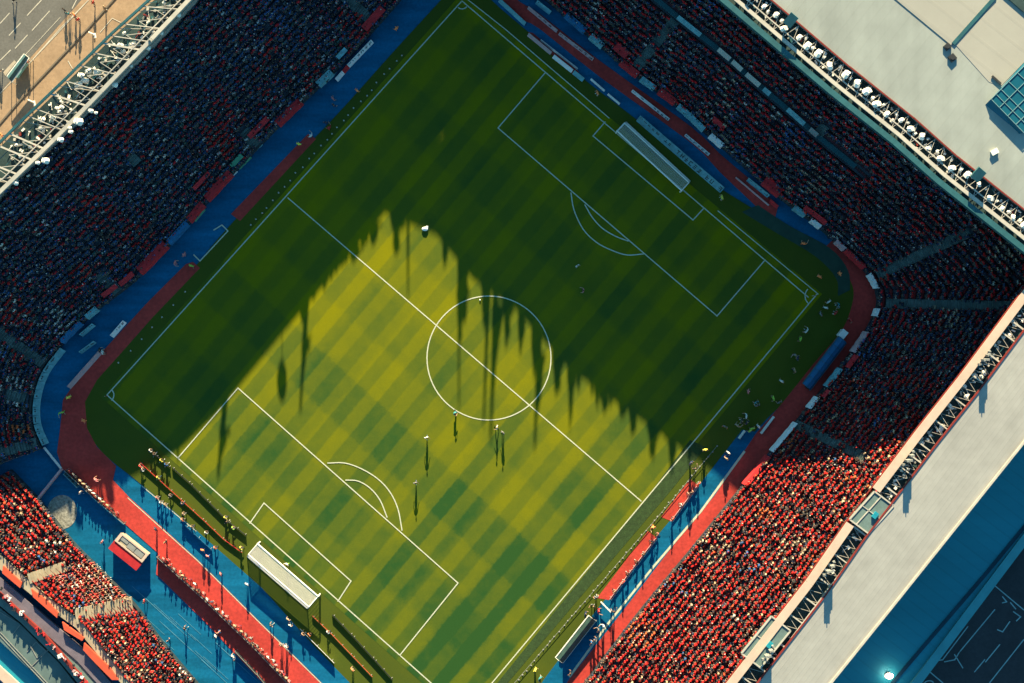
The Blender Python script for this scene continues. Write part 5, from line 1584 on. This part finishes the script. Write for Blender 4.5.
dugout((836, 336), (800, 383), (.78, .63), 1.7, 'long blue-roofed dugout in the shade beside the red track', M['blue2'], M['teal'])
dugout((588, 613), (555, 655), (.78, .63), 1.5, 'white-framed dark dugout beside the lower blue strip', mat('dugout_roof', (.03, .06, .05), .5, .3, 1), M['white'], True)
bx = MB(); p = W(842, 334, 1.0); bx.box(p, (1.1, .9, 1.9), .9); bx.box(p + Vector((0, 0, 1.0)), (1.2, 1.0, .1), .9)
tag(bx.build('equipment_cabinet', M['whitecloth']), 'white cabinet at the upper end of the long blue dugout', 'cabinet')
gt_ = MB(); gt_.bar(W(601, 602, 1.0), W(611, 612, 1.0), .18, .18); gt_.bar(W(601, 602), W(601, 602, 1.0), .12, .12); gt_.bar(W(611, 612), W(611, 612, 1.0), .12, .12)
tag(gt_.build('gate_bar', M['white']), 'white gate bar crossing the lower blue strip', 'gate')

ks = empty('market_stall', W(18, 66), label='teal-roofed stall with white frame at the edge of the grey road', cat='stall')
kc = [W(7, 76, 2.1), W(24, 54, 2.1), W(29, 58, 2.1), W(12, 82, 2.1)]
k_ = MB(); k_.add(kc + [(kc[0] + kc[3]) / 2 + Vector((0, 0, .4)), (kc[1] + kc[2]) / 2 + Vector((0, 0, .4))], [(0, 1, 5, 4), (2, 3, 4, 5), (0, 4, 3), (1, 2, 5)]); k_.build('roof', mat('stall_roof', (.04, .09, .10), .7, .3, 1), ks)
k_ = MB()
for p in kc: k_.bar(Vector((p.x, p.y, -.2)), p, .1, .1)
for i in range(4): k_.bar(kc[i], kc[(i + 1) % 4], .12, .12)
k_.build('frame', M['white'], ks)
k_ = MB(); k_.prism([(kc[0] * .8 + kc[2] * .2) - Vector((0, 0, 1.2)), (kc[1] * .8 + kc[3] * .2) - Vector((0, 0, 1.2)), (kc[2] * .8 + kc[0] * .2) - Vector((0, 0, 1.2)), (kc[3] * .8 + kc[1] * .2) - Vector((0, 0, 1.2))], .9); k_.build('counter', M['tealcloth'], ks)
yb = sheet('yellow_kerb', [(3, 72), (14, 60), (16, 62), (5, 76)], -.15, M['kerb'])
# lamp posts with hooked heads on the plaza
for (x, y, lb) in ((93, 35, 'white hooked lamp post on the tan plaza near the road'), (33, 102, 'white hooked lamp post on tan plaza beside the gantry')):
    e = empty('street_lamp', W(x, y, -.2), label=lb, cat='street lamp'); p = W(x, y, -.2)
    MB().tube(p, p + Vector((0, 0, 2.4)), .09, .07).build('post', M['white'], e)
    a_ = MB(); pr = p + Vector((0, 0, 2.4))
    for i in range(6):
        t0, t1 = math.pi * i / 6, math.pi * (i + 1) / 6
        a_.tube(pr + Vector((.4 - .4 * math.cos(t0), -.15 * t0, .3 * math.sin(t0))), pr + Vector((.4 - .4 * math.cos(t1), -.15 * t1, .3 * math.sin(t1))), .09)
    a_.build('arm', M['white'], e)
    h_ = MB(); h_.box(pr + Vector((.85, -.5, -.05)), (.35, .7, .14), .2); h_.build('lamp_head', M['white'], e)

# ------------------------------------------------------------------ floodlights
def flood_proto(sz):
    e = empty('floodlight', (0, 0, 0))
    h = MB(); R_ = Matrix.Rotation(-.75, 3, 'X')
    hv = MB().tube((0, 0, -.26 * sz), (0, 0, .26 * sz), .56 * sz, .44 * sz, 8); h.add([R_ @ Vector((v.x * .8, v.y * 1.3, v.z)) + Vector((0, 0, .5 * sz)) for v in hv.v], hv.f)
    h.add([R_ @ v + Vector((0, 0, .5 * sz)) for v in MB().box((.1 * sz, 0, .33 * sz), (.5 * sz, .35 * sz, .14 * sz)).v], [(3, 2, 1, 0), (4, 5, 6, 7), (0, 1, 5, 4), (1, 2, 6, 5), (2, 3, 7, 6), (3, 0, 4, 7)])
    h.build('housing', M['white'], e, local=True, smooth=False)
    l = MB(); lv = MB().tube((0, 0, -.30 * sz), (0, 0, -.42 * sz), .40 * sz, .44 * sz, 14); l.add([R_ @ v + Vector((0, 0, .5 * sz)) for v in lv.v], lv.f); l.build('lens', M['lens'], e, local=True)
    b = MB(); b.bar((-.4 * sz, 0, 0), (-.4 * sz, 0, .6 * sz), .07, .07); b.bar((.4 * sz, 0, 0), (.4 * sz, 0, .6 * sz), .07, .07); b.bar((-.45 * sz, 0, .03), (.45 * sz, 0, .03), .09, .09); b.build('bracket', M['grey'], e, local=True)
    return e


prot = flood_proto(1.0); usedp = False


def flood(p, ang, sz, label, grp):
    global usedp
    e = copy_tree(prot) if usedp else prot
    usedp = True
    e.location = p; e.rotation_euler = (0, 0, ang); e.scale = (sz, sz, sz)
    tag(e, label, 'floodlight', grp)


tt_ = [RT[i] for i in range(6, len(RT))]
tl_ = sum((tt_[i + 1] - tt_[i]).length for i in range(len(tt_) - 1)); d = .5; k = 0
while d < tl_ - 8:
    p, i, f = along(tt_, d)
    big = (k % 2 == 0)
    off = 2.75 + (rng.random() - .5) * .9 + (0 if big else .4)
    flood(p + outn * off + Vector((0, 0, -.45)), math.atan2(outn.y, outn.x) - math.pi / 2 + rng.normal() * .5, (.7 + .5 * rng.random()) if big else (.35 + .3 * rng.random()),
          'white floodlight in the row on the roof rim above the top goal', 'floodlights on the top-right roof rim')
    d += .75 + .55 * rng.random(); k += 1
inn = -(Vector((RO[4].x - RW[4].x, RO[4].y - RW[4].y, 0)).normalized())
for (x, y, s_) in ((79, 122, 1.2), (61, 140, .8), (46, 161, 1.0), (91, 111, .7), (115, 85, .85), (148, 48, .8), (178, 15, .8), (161, 33, .7), (16, 183, .8), (71, 132, .6), (131, 66, .5), (38, 163, .6), (96, 113, .5), (70, 128, .5)):
    p = W(x, y, 17.6 - max(0, (60 - x)) * .04)
    flood(p, math.atan2(-inn.y, -inn.x) - math.pi / 2, s_, 'white floodlight hung inside the left rim above the dark crowd', 'floodlights inside the left rim')
for k in range(34):
    p, i, f = along(RW, rng.uniform(36, 78)); q = RO[i].lerp(RO[i + 1], f)
    flood(p.lerp(q, rng.uniform(.35, .85)) + Vector((0, 0, -1.5)), math.atan2(-inn.y, -inn.x) - math.pi / 2 + rng.normal() * .6, .5 + .6 * rng.random() ** 2, 'white floodlight inside the lattice gantry beside the tan plaza', 'floodlights in the left lattice gantry')
for k in range(26):
    p, i, f = along(RR, rng.uniform(16, 62)); 
    flood(p + rn * rng.uniform(.9, 2.2) + Vector((0, 0, -.85)), math.atan2(rn.y, rn.x) - math.pi / 2 + rng.normal() * .4, .35 + .35 * rng.random(), 'small white floodlight in the gantry behind the cream rim beam', 'floodlights behind the cream rim beam')
# lamp racks on the right roof edge that throw the blue shadows on the roof
for k, (x, y) in enumerate(((984, 362), (908, 462), (829, 572), (768, 656))):
    base_ = W(x, y, 20.2) - rn * .4
    e = empty('lamp_rack', base_, label=f'grey lamp rack shadowing the pale right roof, {ORD[k]} from the top', cat='lamp rack')
    al = Vector((-rn.y, rn.x, 0))
    for j, (o_, hh, wd) in enumerate(((-.7, 1.2, .5), (.1, 2.5, .8), (.9, 2.1, .5), (1.5, .9, .3))):
        q = base_ + al * o_
        MB().bar(q, q + Vector((0, 0, hh)), .14, .14).build('post', M['grey'], e)
        MB().box(q + Vector((0, 0, hh * .62)), (wd, .3, hh * .6), .15 * j).build('lamp_panel', M['grey'], e)
# grey plant boxes let into the right rim beam
for (p, q, lb) in (((878, 494), (853, 522), 'grey framed plant box on the right rim beam, upper of two'), ((775, 619), (745, 656), 'grey framed plant box on the right rim beam, lower of two')):
    a, b = W(*p, 20.1), W(*q, 20.1); e = empty('plant_box', (a + b) / 2, label=lb, cat='plant box')
    c, d_ = b + rn * 2.65, a + rn * 2.65; a2, b2 = a - rn * .6, b - rn * .6
    x_ = MB(); x_.prism([a2, b2, c, d_], .9); x_.build('box', M['tealroof'], e)
    x_ = MB(); z = Vector((0, 0, .06)); R_ = [a2 + z, b2 + z, c + z, d_ + z]
    for i in range(4): x_.bar(R_[i], R_[(i + 1) % 4], .2, .16)
    x_.bar(R_[0].lerp(R_[1], .5), R_[3].lerp(R_[2], .5), .1, .1); x_.bar(R_[0].lerp(R_[3], .35), R_[1].lerp(R_[2], .35), .14, .1)
    x_.build('frame', M['pale'], e)
    x_ = MB(); x_.box((a + b) / 2 + rn * 1.6 + Vector((0, 0, .2)), (.9, .6, .4), .9); x_.build('fan_unit', M['annex'], e)

scene.cycles.max_bounces = 5
scene.cycles.diffuse_bounces = 3
scene.cycles.use_denoising = True
